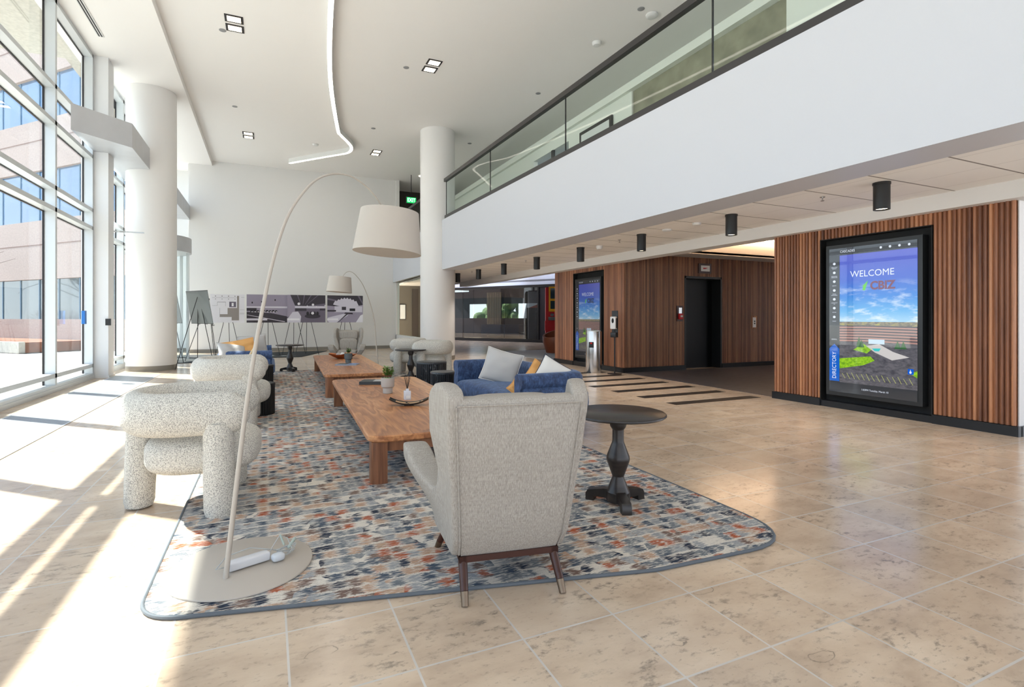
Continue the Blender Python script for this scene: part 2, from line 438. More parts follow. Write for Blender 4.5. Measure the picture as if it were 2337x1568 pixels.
def thing(name, label, cat, loc=(0, 0, 0), rz=0, group=None):
    o = bpy.data.objects.new(name, None); COL.objects.link(o); o.empty_display_size = .1
    o.location = loc; o.rotation_euler = (0, 0, rz); o['label'] = label; o['category'] = cat
    if group: o['group'] = group
    return o
def dup(root, loc, rz, label):
    r = root.copy(); COL.objects.link(r); r.location = loc; r.rotation_euler = (root.rotation_euler[0], root.rotation_euler[1], rz); r['label'] = label
    for ch in list(root.children):
        c = ch.copy(); COL.objects.link(c); c.parent = r
        for g in list(ch.children):
            d = g.copy(); COL.objects.link(d); d.parent = c
    return r
def struct(name, b, mat, parent=None, **k):
    return b.build(name, mat, parent, kind=None if parent else 'structure', **k)
def remeshed(bobj, voxel, smooth=8):
    """voxel-remesh and smooth a closed lump; returns new mesh data"""
    me = bpy.data.meshes.new('tmp'); bmesh.ops.recalc_face_normals(bobj.bm, faces=bobj.bm.faces); bobj.bm.to_mesh(me); bobj.bm.free()
    o = bpy.data.objects.new('tmp', me); COL.objects.link(o)
    m = o.modifiers.new('r', 'REMESH'); m.mode = 'VOXEL'; m.voxel_size = voxel; m.use_smooth_shade = True
    q = o.modifiers.new('s', 'SMOOTH'); q.iterations = smooth; q.factor = .5
    dg = bpy.context.evaluated_depsgraph_get(); dg.update()
    out = bpy.data.meshes.new_from_object(o.evaluated_get(dg))
    bpy.data.objects.remove(o); bpy.data.meshes.remove(me)
    return out
def mesh_obj(name, me, mat, parent):
    me.materials.clear(); me.materials.append(mat); me.name = name
    me.polygons.foreach_set('use_smooth', [True] * len(me.polygons))
    o = bpy.data.objects.new(name, me); COL.objects.link(o); o.parent = parent; return o
_tc = {}
def text_mesh(s, size, bold=0):
    cu = bpy.data.curves.new('t', 'FONT'); cu.body = s; cu.size = size; cu.align_x = 'CENTER'; cu.align_y = 'CENTER'; cu.offset = bold; cu.resolution_u = 3
    o = bpy.data.objects.new('t', cu); COL.objects.link(o); dg = bpy.context.evaluated_depsgraph_get(); dg.update()
    me = bpy.data.meshes.new_from_object(o.evaluated_get(dg)); bpy.data.objects.remove(o); bpy.data.curves.remove(cu)
    return me
class Art:
    """flat artwork on a real surface: origin, unit u (right), unit v (up), normal"""
    def __init__(s, o, u, v, W, H):
        s.o = Vector(o); s.u = Vector(u); s.v = Vector(v); s.n = s.u.cross(s.v); s.W = W; s.H = H; s.b = B(); s.mats = []
    def P(s, x, y, l): return s.o + s.u * (x * s.W) + s.v * (y * s.H) + s.n * (.0015 * l)
    def m(s, mat):
        if mat not in s.mats: s.mats.append(mat)
        s.b.mi = s.mats.index(mat)
    def poly(s, mat, pts, l=1): s.m(mat); s.b.poly([s.P(x, y, l) for x, y in pts]); return s
    def rect(s, mat, x0, y0, x1, y1, l=1): return s.poly(mat, [(x0, y0), (x1, y0), (x1, y1), (x0, y1)], l)
    def ell(s, mat, cx, cy, rx, ry, l=2, n=20): return s.poly(mat, [(cx + rx * math.cos(2 * PI * i / n), cy + ry * math.sin(2 * PI * i / n)) for i in range(n)], l)
    def text(s, mat, txt, cx, cy, size, l=3, rot=0, width=None, bold=0):
        s.m(mat); me = text_mesh(txt, size, bold)
        xs = [v.co.x for v in me.vertices]; k = 1
        if width and xs: k = width / (max(xs) - min(xs))
        c, si = math.cos(rot), math.sin(rot); vs = []
        for v in me.vertices:
            x, y = v.co.x * k, v.co.y
            vs.append(s.b.bm.verts.new(s.o + s.u * cx + s.v * cy + s.n * (.0015 * l) + s.u * (x * c - y * si) + s.v * (x * si + y * c)))
        for p in me.polygons: s.b._f([vs[i] for i in p.vertices])
        bpy.data.meshes.remove(me); return s
    def build(s, name, parent): return s.b.build(name, s.mats, parent)



# ================================================================== SETTING
FAR, HI, LO = 22.8, 7.4, 7.22
b = B(); b.box(-3.9, 16.5, -4, 36, -.2, 0); struct('floor', b, M['floor'])
b = B(); b.prism([(7.9, 6.13), (14, 6.13), (14, 10.38), (7.98, 10.38)], .0005, .004); struct('trim_1', b, M['hall_floor'])
b = B()
for i in range(7):
    y = 6.25 + i * .735; b.box(5.79 if i < 5 else 6.05, 7.64, y, y + .215, .0005, .003)
struct('trim_2', b, simple('dark_inlay', (30, 26, 25), .5, spec=.2))
b = B(); b.prism([(8.05, 14.0), (13, 14.0), (13, 19.2), (8.05, 18.9)], .0005, .006); struct('trim_3', b, simple('pale_carpet', (176, 180, 184), .9, bump=.3, bscale=300))
# ceilings
b = B(); b.box(-1.97, 8.7, -4, FAR + 3, HI, HI + .25); b.box(-3.95, -1.97, -4, FAR + 3, LO, HI + .25); struct('ceiling', b, M['ceil'])
# far wall, its left return and the side wall with the interior window
b = B()
b.box(-2.76, 5.27, FAR, FAR + .2, 0, HI)
b.box(-3.9, -2.76, FAR + 1.3, FAR + 1.5, 0, LO); b.box(-2.8, -2.76, FAR + .1, FAR + 1.4, 0, LO)
struct('wall_back', b, M['wall'])
b = B(); b.box(-2.78, 5.27, FAR - .015, FAR, 0, .13); b.box(-3.56, -2.78, FAR + 1.28, FAR + 1.3, 0, .13); struct('baseboard_back', b, M['base_grey'])
b = B()
b.box(5.15, 5.3, 16.9, 22.8, 0, .60); b.box(5.15, 5.3, 16.9, 22.8, 2.9, 4.0); b.box(5.15, 5.3, 22.72, 22.8, 0, HI)
b.box(5.15, 5.3, 16.9, 17.3, 0, 3.0)
b.prism([(5.2, 16.9), (5.9, 17.0), (8.6, 25.0), (8.45, 25.05), (5.75, 17.2), (5.2, 17.1)], 0, 3.0)
struct('wall_side', b, M['wall'])
b = B(); b.box(5.20, 5.22, 17.3, 22.72, .60, 2.9); struct('window_3', b, M['rail_glass'])
b = B(); b.box(5.3, 8.4, 25.0, 25.15, 0, 3.0); b.box(5.3, 8.4, 17, 25, 2.98, 3.05); struct('wall_corridor', b, M['taupe'])
# upper level far end
b = B(); b.box(5.3, 9, 24.6, 24.75, 4.2, HI); b.box(5.25, 5.3, 22.8, 24.6, 4.2, HI); struct('wall_upper_end', b, simple('dark_taupe_wall', (74, 68, 62), .8))
b = B(); b.box(-3.9, 14.1, -4.1, -4, 2.9, HI + .2); struct('wall_front', b, M['wall'])
# columns
for i, (cx, cy, zt) in enumerate(((-2.775, 16.017, LO), (5.06, 16.3, HI))):
    b = B(); b.cyl((cx, cy, 0), .56, .13, zt + .02, 64); o = b.build('column', M['column'], kind='structure', label=['round white column by the tall windows', 'round white column at the end of the balcony'][i], cat='column')
    b = B(); b.cyl((cx, cy, 0), .566, 0, .13, 64); b.build('column_base', M['base_grey'], o)
# balcony fascia (slightly out of square) and upper slab
def bx(y): return 5.03 + (15.7 - y) * .0212
b = B()
b.prism([(bx(-4), -4), (bx(15.7), 15.7), (5.68, 15.7), (5.95, -4)], 2.87, 4.44)
b.prism([(bx(15.7), 15.7), (5.03, 22.8), (5.35, 22.8), (5.5, 15.7)], 2.9, 4.44)
struct('wall_balcony', b, M['fascia'])
b = B(); b.box(5.4, 13, -4, 24.6, 3.95, 4.2); struct('floor_upper', b, M['wall'])
b = B(); b.prism([(5.6, -4), (5.6, 25), (7.72, 25), (7.72, -4)], 2.9, 2.95); struct('ceiling_balcony', b, M['tile_ceil'])
b = B(); b.prism([(7.62, -4), (7.72, 21.6), (8.05, 21.6), (8.0, 13.73), (8.0, -4)], 2.70, 2.96); struct('trim_4', b, M['wall'])
# upper corridor wall, bulkhead and openings
b = B()
b.box(7.7, 7.85, 14.6, 24.6, 4.2, 6.62); b.box(7.7, 7.85, 9.74, 12.5, 4.2, 6.62); b.box(7.7, 7.85, 4.6, 5.82, 4.2, 6.62)
b.box(7.6, 8.7, -4, 24.6, 6.6, 6.78); b.box(8.6, 8.7, -4, 24.6, 6.7, HI); b.box(7.7, 7.85, 12.5, 14.6, 6.3, 6.62)
b.box(9.6, 9.7, 9, 16, 4.2, 6.6)
struct('wall_upper', b, simple('upper_wall_paint', (228, 229, 220), .7))
b = B(); b.box(7.74, 7.86, 5.82, 9.74, 4.2, 6.6); struct('wall_upper_stone', b, M['olive'])
b = B(); b.box(7.69, 7.75, 4.5, 4.62, 4.2, 6.6); b.box(7.68, 7.76, 13.35, 13.45, 4.2, 6.3); b.box(7.9, 7.95, 14.7, 17.4, 4.2, 6.0); struct('trim_5', b, M['dark_rail'])
# glass balustrade
rail = thing('balcony_railing', 'frameless glass balcony railing with dark bronze handrail along upper level', 'railing', (0, 0, 0))
def seg(b, y0, y1, o0, o1, z0, z1):
    b.prism([(bx(y0) + o0, y0), (bx(y1) + o0, y1), (bx(y1) + o1, y1), (bx(y0) + o1, y0)], z0, z1)
b = B(); seg(b, -4, 15.55, .02, .12, 4.44, 4.55); b.build('base_channel', M['dark_rail'], rail)
b = B(); seg(b, -4, 15.62, .02, .12, 5.62, 5.72); b.build('handrail', M['dark_rail'], rail)
for y0, y1 in ((12.18, 15.5), (8.645, 12.15), (5.095, 8.615), (1.55, 5.065), (-2, 1.52)):
    b = B(); seg(b, y0, y1, .06, .075, 4.5, 5.64); b.build('glass_panel', M['rail_glass'], rail)
    b = B(); seg(b, y1 + .004, y1 + .024, .058, .077, 4.5, 5.64); b.build('joint_strip', M['black'], rail)
r2 = thing('balcony_railing', 'short far stretch of glass railing beyond the round column', 'railing', (0, 0, 0))
b = B(); b.box(5.1, 5.2, 16.9, 22.7, 5.62, 5.72); b.build('handrail', M['dark_rail'], r2)
b = B(); b.box(5.1, 5.2, 16.9, 22.7, 4.44, 4.55); b.build('base_channel', M['dark_rail'], r2)
b = B(); b.box(5.14, 5.155, 16.9, 22.7, 4.5, 5.64); b.build('glass_panel', M['rail_glass'], r2)

# ---- curtain wall on the left (glass line -3.755, inner line -3.565)
XI, XO = -3.565, -3.755
MUL = [-2.9, -.42, 2.06, 4.56, 7.04, 9.52, 12.01, 14.22]
MUL2 = [14.75, 16.9, 19.0, 21.1, 24.0]
TR = [(.25, .33), (3.30, 3.38), (3.70, 3.78), (4.89, 4.97), (5.56, 5.64), (7.13, 7.22)]
def curtain(name, mul, kind='structure'):
    b = B()
    for y in mul: b.box(XO, XI, y - .042, y + .042, .06, LO)
    for z0, z1 in TR: b.box(XO, XI, mul[0], mul[-1], z0, z1)
    b.box(XO - .02, XI + .03, mul[0], mul[-1], 0, .075); b.box(XO, XI + .012, mul[0], mul[-1], .075, .12)
    f = b.build(name, M['alu'], kind=kind)
    g = B()
    for y in mul[1:]: g.box(XO + .005, XO + .03, y - .062, y - .042, .1, LO)
    for y in mul[:-1]: g.box(XO + .005, XO + .03, y + .042, y + .055, .1, LO)
    for z0, z1 in TR: g.box(XO + .005, XO + .03, mul[0], mul[-1], z0 - .018, z0)
    g.build('window_gasket', M['alu_dark'], f)
    for a, c in zip(mul[:-1], mul[1:]):
        g = B(); g.box(XO - .002, XO + .004, a + .04, c - .04, .12, LO - .05); g.build('window_pane', M['glass'], f)
    return f
curtain('window_1', MUL); curtain('window_2', MUL2)
b = B(); b.box(-3.80, -3.30, 14.27, 14.72, .05, LO); b.box(-3.8, -3.28, 14.25, 14.74, 0, .05); struct('trim_6', b, simple('pier_paint', (224, 224, 224), .5))
# light shelf band running through the column
b = B(); b.prism([(XI, 12.78), (-2.72, 13.62), (-2.72, FAR), (XI, FAR)], 5.07, 5.60); struct('trim_7', b, M['steel_panel'])
# entry drum canopy and posts behind the column
dr = thing('entry_canopy', 'curved grey canopy of the round entrance vestibule seen beyond the white column', 'canopy', (-3.62, 19.6, 0))
b = B(); b.cyl((0, 0, 0), 1.32, 3.44, 3.92, 48); b.build('canopy_ring', M['steel_panel'], dr)
for a in (-62, -40, 40, 62, 0):
    b = B(); x, y = 1.22 * math.cos(math.radians(a)), 1.22 * math.sin(math.radians(a)); b.box(x - .04, x + .04, y - .04, y + .04, 0, 3.44); b.build('post', M['alu_dark'] if a < 0 else M['alu'], dr)
b = B(); b.rings([[(1.22 * math.cos(math.radians(a)), 1.22 * math.sin(math.radians(a)), z) for a in range(-62, 63, 6)] for z in (.02, 3.44)], closed=False, cap=False); b.build('curved_glass', M['glass'], dr)
# floor grille strip by the windows
gr = []
for i, (y0, y1) in enumerate(((1.5, 6.4), (6.42, 11.42), (11.44, 14.6))):
    b = B(); b.box(-3.24, -2.36, y0, y1, .001, .006); 
    o = b.build('floor_grille', M['grille'], label=['grey metal floor grille strip by the windows, nearest section', 'middle section of the grey floor grille strip by windows', 'far section of floor grille strip ending near the white pier'][i], cat='floor grille', group='floor grilles along the windows')
    b = B(); b.box(-2.36, -2.34, y0, y1, .001, .008); b.box(-3.26, -3.24, y0, y1, .001, .008); b.build('grille_edge', M['alu'], o)

# ---- walnut fluted walls
def flute(b, axis, face, a0, a1, z0, z1, pitch, depth, sign):
    n = int(round((a1 - a0) / pitch)); p = (a1 - a0) / n; prof = []
    for i in range(n):
        for t in (0.0, .08, .14, .3, .5, .7, .86, .92):
            h = 0 if t < .1 or t > .9 else depth * (1 - (abs(2 * t - 1) / .75) ** 2.4 * .55)
            prof.append((a0 + (i + t) * p, h))
    prof.append((a1, 0))
    for z in (z0, z1): pass
    def P(a, h, z): return (face + sign * h, a, z) if axis == 'Y' else (a, face + sign * h, z)
    bot = [b.bm.verts.new(P(a, h, z0)) for a, h in prof]; top = [b.bm.verts.new(P(a, h, z1)) for a, h in prof]
    for i in range(len(prof) - 1): b._f([bot[i], bot[i + 1], top[i + 1], top[i]])
    bb = [b.bm.verts.new(P(a, -.03, z)) for a, z in ((a0, z0), (a1, z0), (a1, z1), (a0, z1))]
    b._f(bb)
    b._f([bb[0], bb[1]] + bot[::-1]); b._f([bb[3], bb[2]] + top[::-1])
DX, CX = 7.82, 7.98
b = B()
flute(b, 'Y', DX, 5.32, 6.13, .12, 2.70, .052, .028, -1); flute(b, 'Y', DX, 3.03, 3.84, .12, 2.70, .052, .028, -1); flute(b, 'Y', DX, 3.84, 5.32, 2.55, 2.70, .052, .028, -1)
b.mi = 1
b.box(7.96, 13, 3.02, 6.13, 0, 3.9); b.box(7.85, 7.96, 3.02, 3.84, 0, 2.7); b.box(7.85, 7.96, 5.32, 6.13, 0, 2.7); b.box(7.85, 7.96, 3.84, 5.32, 2.55, 2.7)
struct('wall_right', b, [M['slat_y'], M['wall']], sharp=25)
b = B(); b.box(7.78, 7.86, 5.32, 6.15, 0, .115); b.box(7.78, 7.86, 3.0, 3.84, 0, .115); b.box(7.80, 7.96, 3.84, 5.32, 0, .09); b.box(7.86, 13, 2.995, 3.03, 0, .115); b.box(7.86, 13, 6.13, 6.15, 0, .115); struct('baseboard_right', b, M['base_black'])
b = B()
flute(b, 'Y', CX, 10.38, 11.21, .12, 2.80, .040, .02, -1); flute(b, 'Y', CX, 12.67, 13.73, .12, 2.80, .040, .02, -1); flute(b, 'Y', CX, 11.21, 12.67, 2.6, 2.80, .040, .02, -1)
b.mi = 1
flute(b, 'X', 10.40, 7.96, 9.907, .12, 2.93, .040, .016, -1); flute(b, 'X', 10.40, 11.2, 14, .12, 2.93, .048, .03, -1); flute(b, 'X', 10.40, 9.907, 11.2, 2.44, 2.93, .040, .016, -1)
b.mi = 2
b.box(8.15, 14, 10.75, 13.73, 0, 3.0); b.box(8.0, 8.15, 10.45, 11.21, 0, 2.8); b.box(8.0, 8.15, 12.67, 13.73, 0, 2.8); b.box(8.15, 9.907, 10.43, 10.75, 0, 2.93); b.box(11.2, 14, 10.43, 10.75, 0, 2.93); b.box(9.907, 11.2, 10.43, 10.75, 2.44, 2.93)
struct('wall_core', b, [M['slat_y'], M['slat_x'], M['blackmatte']], sharp=25)
b = B(); b.box(7.93, 8.0, 10.36, 11.21, 0, .115); b.box(7.95, 8.16, 11.21, 12.67, 0, .13); b.box(7.93, 8.0, 12.67, 13.75, 0, .115); b.box(7.94, 9.907, 10.36, 10.42, 0, .115); b.box(11.2, 14, 10.36, 10.42, 0, .115); struct('baseboard_core', b, M['base_black'])
# elevator door, recessed black
b = B(); b.box(9.93, 10.55, 10.68, 10.72, 0, 2.4); b.box(10.56, 11.18, 10.69, 10.73, 0, 2.4); f = struct('door_1', b, simple('black_door_panel', (20, 20, 22), .35, .5))
b = B(); b.box(9.9, 9.95, 10.38, 10.72, 0, 2.44); b.box(11.16, 11.21, 10.38, 10.72, 0, 2.44); b.box(9.9, 11.21, 10.38, 10.72, 2.38, 2.44); b.build('door_frame', M['black'], f)
# elevator hall ceiling with a lit cove
b = B(); b.box(7.95, 8.9, 6.1, 10.7, 2.93, 3.0); b.box(8.9, 14, 9.75, 10.7, 2.93, 3.0); b.box(8.9, 14, 6.1, 7.0, 2.93, 3.0); b.box(8.9, 14, 7.0, 9.75, 3.42, 3.5)
b.box(8.85, 8.9, 7, 9.75, 2.95, 3.5); b.box(8.9, 14, 9.75, 9.8, 2.95, 3.5); b.box(8.9, 14, 6.95, 7.0, 2.95, 3.5); struct('ceiling_hall', b, simple('hall_ceiling_paint', (206, 200, 194), .7))
b = B(); b.box(9.0, 13.9, 9.62, 9.65, 3.36, 3.39); b.build('cove_light', simple('cove_led', (255, 220, 180), .5, emit=30, ecol=(255, 214, 170)), label='warm linear cove light recessed in the elevator hall ceiling', cat='light')
b = B(); b.box(14, 14.1, 6, 10.8, 0, 3.2); struct('wall_hall_end', b, M['wall'])

# ---- display screens in their recesses
def sky_mat(name, st, x0, x1, s=1):
    t = NT(name); c = t.coords(); sp = t.n('SeparateXYZ', {0: c})
    f = t.math('DIVIDE', t.math('SUBTRACT', sp.outputs[2], x0), x1 - x0)
    g = t.ramp(f, [(0, lin((150, 200, 232))), (.14, lin((90, 170, 226))), (.35, lin((38, 128, 214))), (.6, lin((54, 96, 200))), (1, lin((84, 92, 196)))])
    cl = t.noise(t.coords(scale=(1, 3, 9)), 1.3, 5, .6)
    m = t.math('MULTIPLY', t.ramp(cl, [(.5, (0, 0, 0)), (.68, (1, 1, 1))]), t.ramp(f, [(0, (.9, .9, .9)), (.45, (.45, .45, .45)), (.6, (0, 0, 0))]))
    col = t.mix(m, g, lin((224, 236, 246)))
    t.p.inputs['Base Color'].default_value = (.01, .01, .01, 1); t.p.inputs['Roughness'].default_value = .06
    t.l(col, t.p.inputs['Emission Color']); t.p.inputs['Emission Strength'].default_value = s
    return t.m
def EM(name, rgb, s=.8): 
    return simple(name, (8, 8, 8), .08, emit=s, ecol=rgb)
def noisy_em(name, stops, scale, s=.8):
    t = NT(name); n = t.noise(t.coords(scale=scale), 1, 5, .7)
    t.l(t.ramp(n, [(p, lin(c)) for p, c in stops]), t.p.inputs['Emission Color']); t.p.inputs['Emission Strength'].default_value = s
    t.p.inputs['Base Color'].default_value = (.01, .01, .01, 1); t.p.inputs['Roughness'].default_value = .08
    return t.m
def display(name, label, face, y_hi, y_lo, z0, z1, ry_hi, ry_lo, rz1, es):
    """wall display: dark niche lining, bezel, screen picture"""
    t = thing(name, label, 'digital sign', (face, (y_hi + y_lo) / 2, 0))
    oy = (y_hi + y_lo) / 2
    W = y_hi - y_lo; H = z1 - z0
    d = B(); d.box(.10, .13, ry_lo - oy, ry_hi - oy, .09, rz1)
    d.box(-.03, .13, ry_hi - oy - .012, ry_hi - oy, .09, rz1); d.box(-.03, .13, ry_lo - oy, ry_lo - oy + .012, .09, rz1); d.box(-.03, .13, ry_lo - oy, ry_hi - oy, rz1 - .012, rz1)
    d.build('niche_lining', M['blackmatte'], t)
    d = B(); d.box(-.035, .10, y_lo - oy, y_hi - oy, z0, z1); 
    cs = d.build('housing', simple('display_bezel', (46, 48, 50), .35, .3), t)
    bz = .055; aw, ah = W - 2 * bz, H - 2 * bz
    o = (-.037, y_hi - oy - bz, z0 + bz)
    def A(): return Art(o, (0, -1, 0), (0, 0, 1), aw, ah)
    a = A(); a.rect(sky_mat(name + '_sky', es, z0 + bz + .5 * ah, z0 + bz + .95 * ah, es), .13, .48, 1, .95)
    hor = noisy_em(name + '_horizon', [(.35, (90, 90, 80)), (.5, (150, 140, 120)), (.65, (196, 190, 90))], (1, 14, 30), es * .8)
    a.rect(hor, .13, .462, 1, .49, 2)
    brick = EM(name + '_brick', (176, 132, 122), es); dk = EM(name + '_window', (66, 62, 70), es)
    for i in range(6):
        v0 = .355 + i * .018
        a.poly(brick, [(.13, v0), (.45, v0 + .004), (.45, v0 + .013), (.13, v0 + .011)], 3); a.poly(dk, [(.13, v0 + .011), (.45, v0 + .013), (.45, v0 + .022), (.13, v0 + .018)], 3)
        a.poly(brick, [(.45, v0 + .004), (1, v0 - .001), (1, v0 + .008), (.45, v0 + .013)], 3); a.poly(dk, [(.45, v0 + .013), (1, v0 + .008), (1, v0 + .017), (.45, v0 + .022)], 3)
    road = noisy_em(name + '_road', [(.35, (66, 66, 74)), (.6, (104, 102, 108))], (1, 9, 22), es)
    a.rect(road, .13, .07, 1, .355, 2)
    green = noisy_em(name + '_lawn', [(.35, (96, 150, 30)), (.6, (156, 206, 40))], (1, 20, 30), es)
    a.poly(green, [(.13, .165), (.42, .20), (.55, .235), (.50, .262), (.13, .235)], 4); a.poly(green, [(.30, .30), (.42, .345), (.52, .31), (.46, .28)], 4); a.poly(green, [(.93, .17), (1, .145), (1, .19)], 4)
    walk = EM(name + '_walk', (204, 200, 198), es); a.poly(walk, [(.45, .33), (.60, .345), (.75, .30), (.92, .27), (.74, .245), (.55, .29)], 4)
    a.poly(EM(name + '_pool', (60, 196, 196), es), [(.52, .315), (.62, .318), (.60, .298), (.55, .298)], 5)
    a.rect(EM(name + '_porch', (190, 214, 232), es), .48, .345, .66, .375, 5)
    tree = EM(name + '_fir', (34, 92, 40), es)
    for cx, s_ in ((.37, .07), (.40, .05), (.80, .05), (.86, .05)): a.poly(tree, [(cx - .035, .32), (cx + .035, .32), (cx, .32 + s_)], 6)
    ln = EM(name + '_parking_line', (196, 200, 120), es * .8)
    for i in range(14):
        x = .16 + i * .058; a.poly(ln, [(x, .135 + .004 * (i % 3)), (x + .006, .135 + .004 * (i % 3)), (x + .045, .10), (x + .039, .10)], 5)
    a.build('campus_picture', t)
    a = A(); dkb = EM(name + '_panel', (58, 62, 68), es * .8)
    a.rect(dkb, 0, .95, 1, 1, 3); a.rect(dkb, 0, .0, 1, .07, 3); a.rect(dkb, 0, .07, .13, .95, 3)
    a.build('menu_panel', t)
    a = A(); wt = EM(name + '_white_text', (214, 222, 236), es * 1.1); a.text(wt, 'WELCOME', aw * .515, ah * .812, .13, 5, width=aw * .50); a.build('welcome_text', t)
    a = A(); a.text(EM(name + '_mark_text', (126, 62, 92) if es > .5 else (40, 60, 96), es * .8), 'CBIZ', aw * .635, ah * .728, .16, 5, width=aw * .28, bold=.006)
    a.poly(EM(name + '_mark_green', (96, 200, 60), es), [(.30, .70), (.40, .725), (.475, .765), (.44, .70), (.41, .703), (.42, .73)], 5); a.build('company_mark', t)
    a = A(); a.poly(EM(name + '_arrow', (22, 96, 196), es), [(0, .075), (.128, .075), (.128, .30), (.064, .335), (0, .30)], 4); a.text(wt, 'DIRECTORY', aw * .066, ah * .185, .085, 6, rot=PI / 2, width=ah * .185); a.build('directory_arrow', t)
    a = A(); a.text(wt, 'CASCADES', aw * .23, ah * .975, .05, 6, width=aw * .18); a.build('header_text', t); a = A(); a.text(wt, '1:03PM Tuesday, March 10', aw * .55, ah * .035, .035, 6, width=aw * .30); a.build('date_text', t)
    for i, s_ in enumerate(('DIRECTORY\nSEARCH', 'BUILDING\nAMENITIES', 'NEWS', 'SPACE\nAVAILABLE', 'CONTACT\nUS', 'WEATHER', 'TRANSIT')):
        a = A(); a.text(wt, s_, aw * .065, ah * (.865 - i * .062), .018, 6, width=aw * .08 if '\n' in s_ else aw * .05); a.build('menu_item', t); a = A(); a.ell(wt, .065, .895 - i * .062, .018, .009, 6, 10); a.build('menu_icon', t)
    a = A(); a.text(wt, 'ESPAÑOL', aw * .065, ah * .366, .02, 6, width=aw * .07); a.build('language_text', t)
    for i in range(4): a = A(); a.ell(wt, .62 + i * .1, .975, .014, .008, 6, 8); a.build('weather_icon', t)
    a = A(); a.rect(EM(name + '_blue_button', (20, 90, 200), es), .905, .165, .965, .20, 6); a.ell(wt, .933, .178, .012, .008, 7, 12); a.rect(wt, .93, .182, .936, .194, 7); a.build('access_button', t)
    g = Art((-.05, y_hi - oy - bz, z0 + bz), (0, -1, 0), (0, 0, 1), aw, ah); g.rect(SCREENGLASS, 0, 0, 1, 1, 0); g.build('cover_glass', t)
    return t
SCREENGLASS = glass('display_cover_glass', (.97, .97, .97), .03)
display('wall_display', 'large portrait digital directory screen in the near walnut wall', DX, 5.22, 3.945, .195, 2.44, 5.32, 3.84, 2.55, .85)
display('wall_display', 'smaller looking portrait digital screen in walnut wall behind the steel bin', CX, 12.56, 11.30, .23, 2.43, 12.67, 11.21, 2.6, .42)

# ================================================================== FAR STOREFRONT AND BEYOND
def SF(u, d=0): return (10.17 + .5363 * u + .844 * d, 29.56 - .844 * u + .5363 * d)
def sbox(b, u0, u1, d0, d1, z0, z1): b.prism([SF(u0, d0), SF(u1, d0), SF(u1, d1), SF(u0, d1)], z0, z1)
b = B(); sbox(b, -2, 9, -.06, .06, 2.98, 3.12); sbox(b, -2, 9, -.05, .05, 0, .16); sbox(b, 5.78, 5.86, -.05, .05, 0, 3); sbox(b, -.4, -.3, -.05, .05, 0, 3)
f = struct('window_4', b, M['black'])
for u0, u1 in ((-1.8, .67), (.70, 1.5), (1.52, 3.62), (3.65, 5.76)):
    g = B(); sbox(g, u0, u1, -.008, .008, .16, 2.98); g.build('storefront_pane', M['store_glass'], f)
b = B(); sbox(b, -2, 9, 0, .2, 3.12, 5.2); b.box(16.2, 16.4, 10.5, 33, 0, 5.4); struct('wall_far', b, simple('pale_blue_wall', (206, 212, 224), .7))
b = B(); sbox(b, -3.5, 9, 0, 6, 3.3, 3.4); b.box(4.5, 16.3, 24.6, 33, 5.2, 5.4); b.box(7.95, 16.3, 10.75, 24.7, 5.2, 5.4); struct('ceiling_far', b, simple('dark_ceiling', (96, 96, 98), .8))
b = B(); sbox(b, 5.86, 9, 0, .15, 0, 3.05); sbox(b, -2.8, -1.85, 3.3, 3.45, 0, 3); sbox(b, -6, -1.85, 4.0, 4.1, 0, 3.1)
sbox(b, -1.85, 5.6, 4, 4.12, 0, 1.30); sbox(b, -1.85, 5.6, 4, 4.12, 2.25, 3.3); sbox(b, -.2, .6, 4, 4.12, 1.3, 2.3); sbox(b, 4.9, 9, 4, 4.12, 0, 3.3); struct('wall_meeting_room', b, M['purple_dark'])
b = B()
for i in range(9):
    u = -.2 + i * .13; b.cyl((*SF(u, 3.9), 0), .06, .1, 3.0, 8)
b.build('window_curtain', simple('beige_curtain', (176, 160, 138), .9), label='beige drapes hanging inside the far glass-walled room', cat='curtain')
b = B(); sbox(b, .9, 3.6, 1.6, 2.5, .25, .92); b.build('covered_table', simple('slate_tablecloth', (70, 84, 104), .9), label='table under slate blue cloth inside the far glass room', cat='table')
b = B(); sbox(b, 3.2, 4.9, 3.2, 3.3, 1.15, 1.95); b.build('wall_monitor', M['black'], label='black monitor inside the far glass room', cat='monitor')
b = B()
for i in range(150):
    u, d, z = random.uniform(-4, 6), random.uniform(7.6, 9.0), random.uniform(.3, 3.6); b.superq((*SF(u, d), z), (.5, .5, .45), .9, .9, 8, 6)
b.build('garden_shrubs', M['foliage'], kind='stuff', label='pale green shrubs outside the windows of the far room', cat='shrubs')
um = thing('patio_umbrella', 'orange red patio umbrella outside the far glass room', 'umbrella', (*SF(3.4, 5.6), 0))
b = B(); b.lathe([(1.3, 2.0), (.05, 2.45), (.01, 2.5)], n=8, smooth=False); b.build('canopy', simple('orange_canvas', (226, 92, 50), .8), um); b = B(); b.cyl((0, 0, 0), .03, 0, 2.45, 10); b.build('pole', M['white_plastic'], um)
for k in range(3):
    b = B(); x, y = SF(1 + 2.6 * k, -1.5); b.box(x - .9, x + .9, y - .5, y + .5, 5.14, 5.2); b.build('ceiling_light_panel', simple('fill_panel_glow', (255, 250, 244), .5, emit=14, ecol=(226, 234, 255)), label='added unseen fill light panel in the far hall before the glass wall, %s of three' % ['left', 'middle', 'right'][k], cat='ceiling light', group='added far hall fill panels')  # glowing panels added out of view to brighten the bulkhead above the storefront
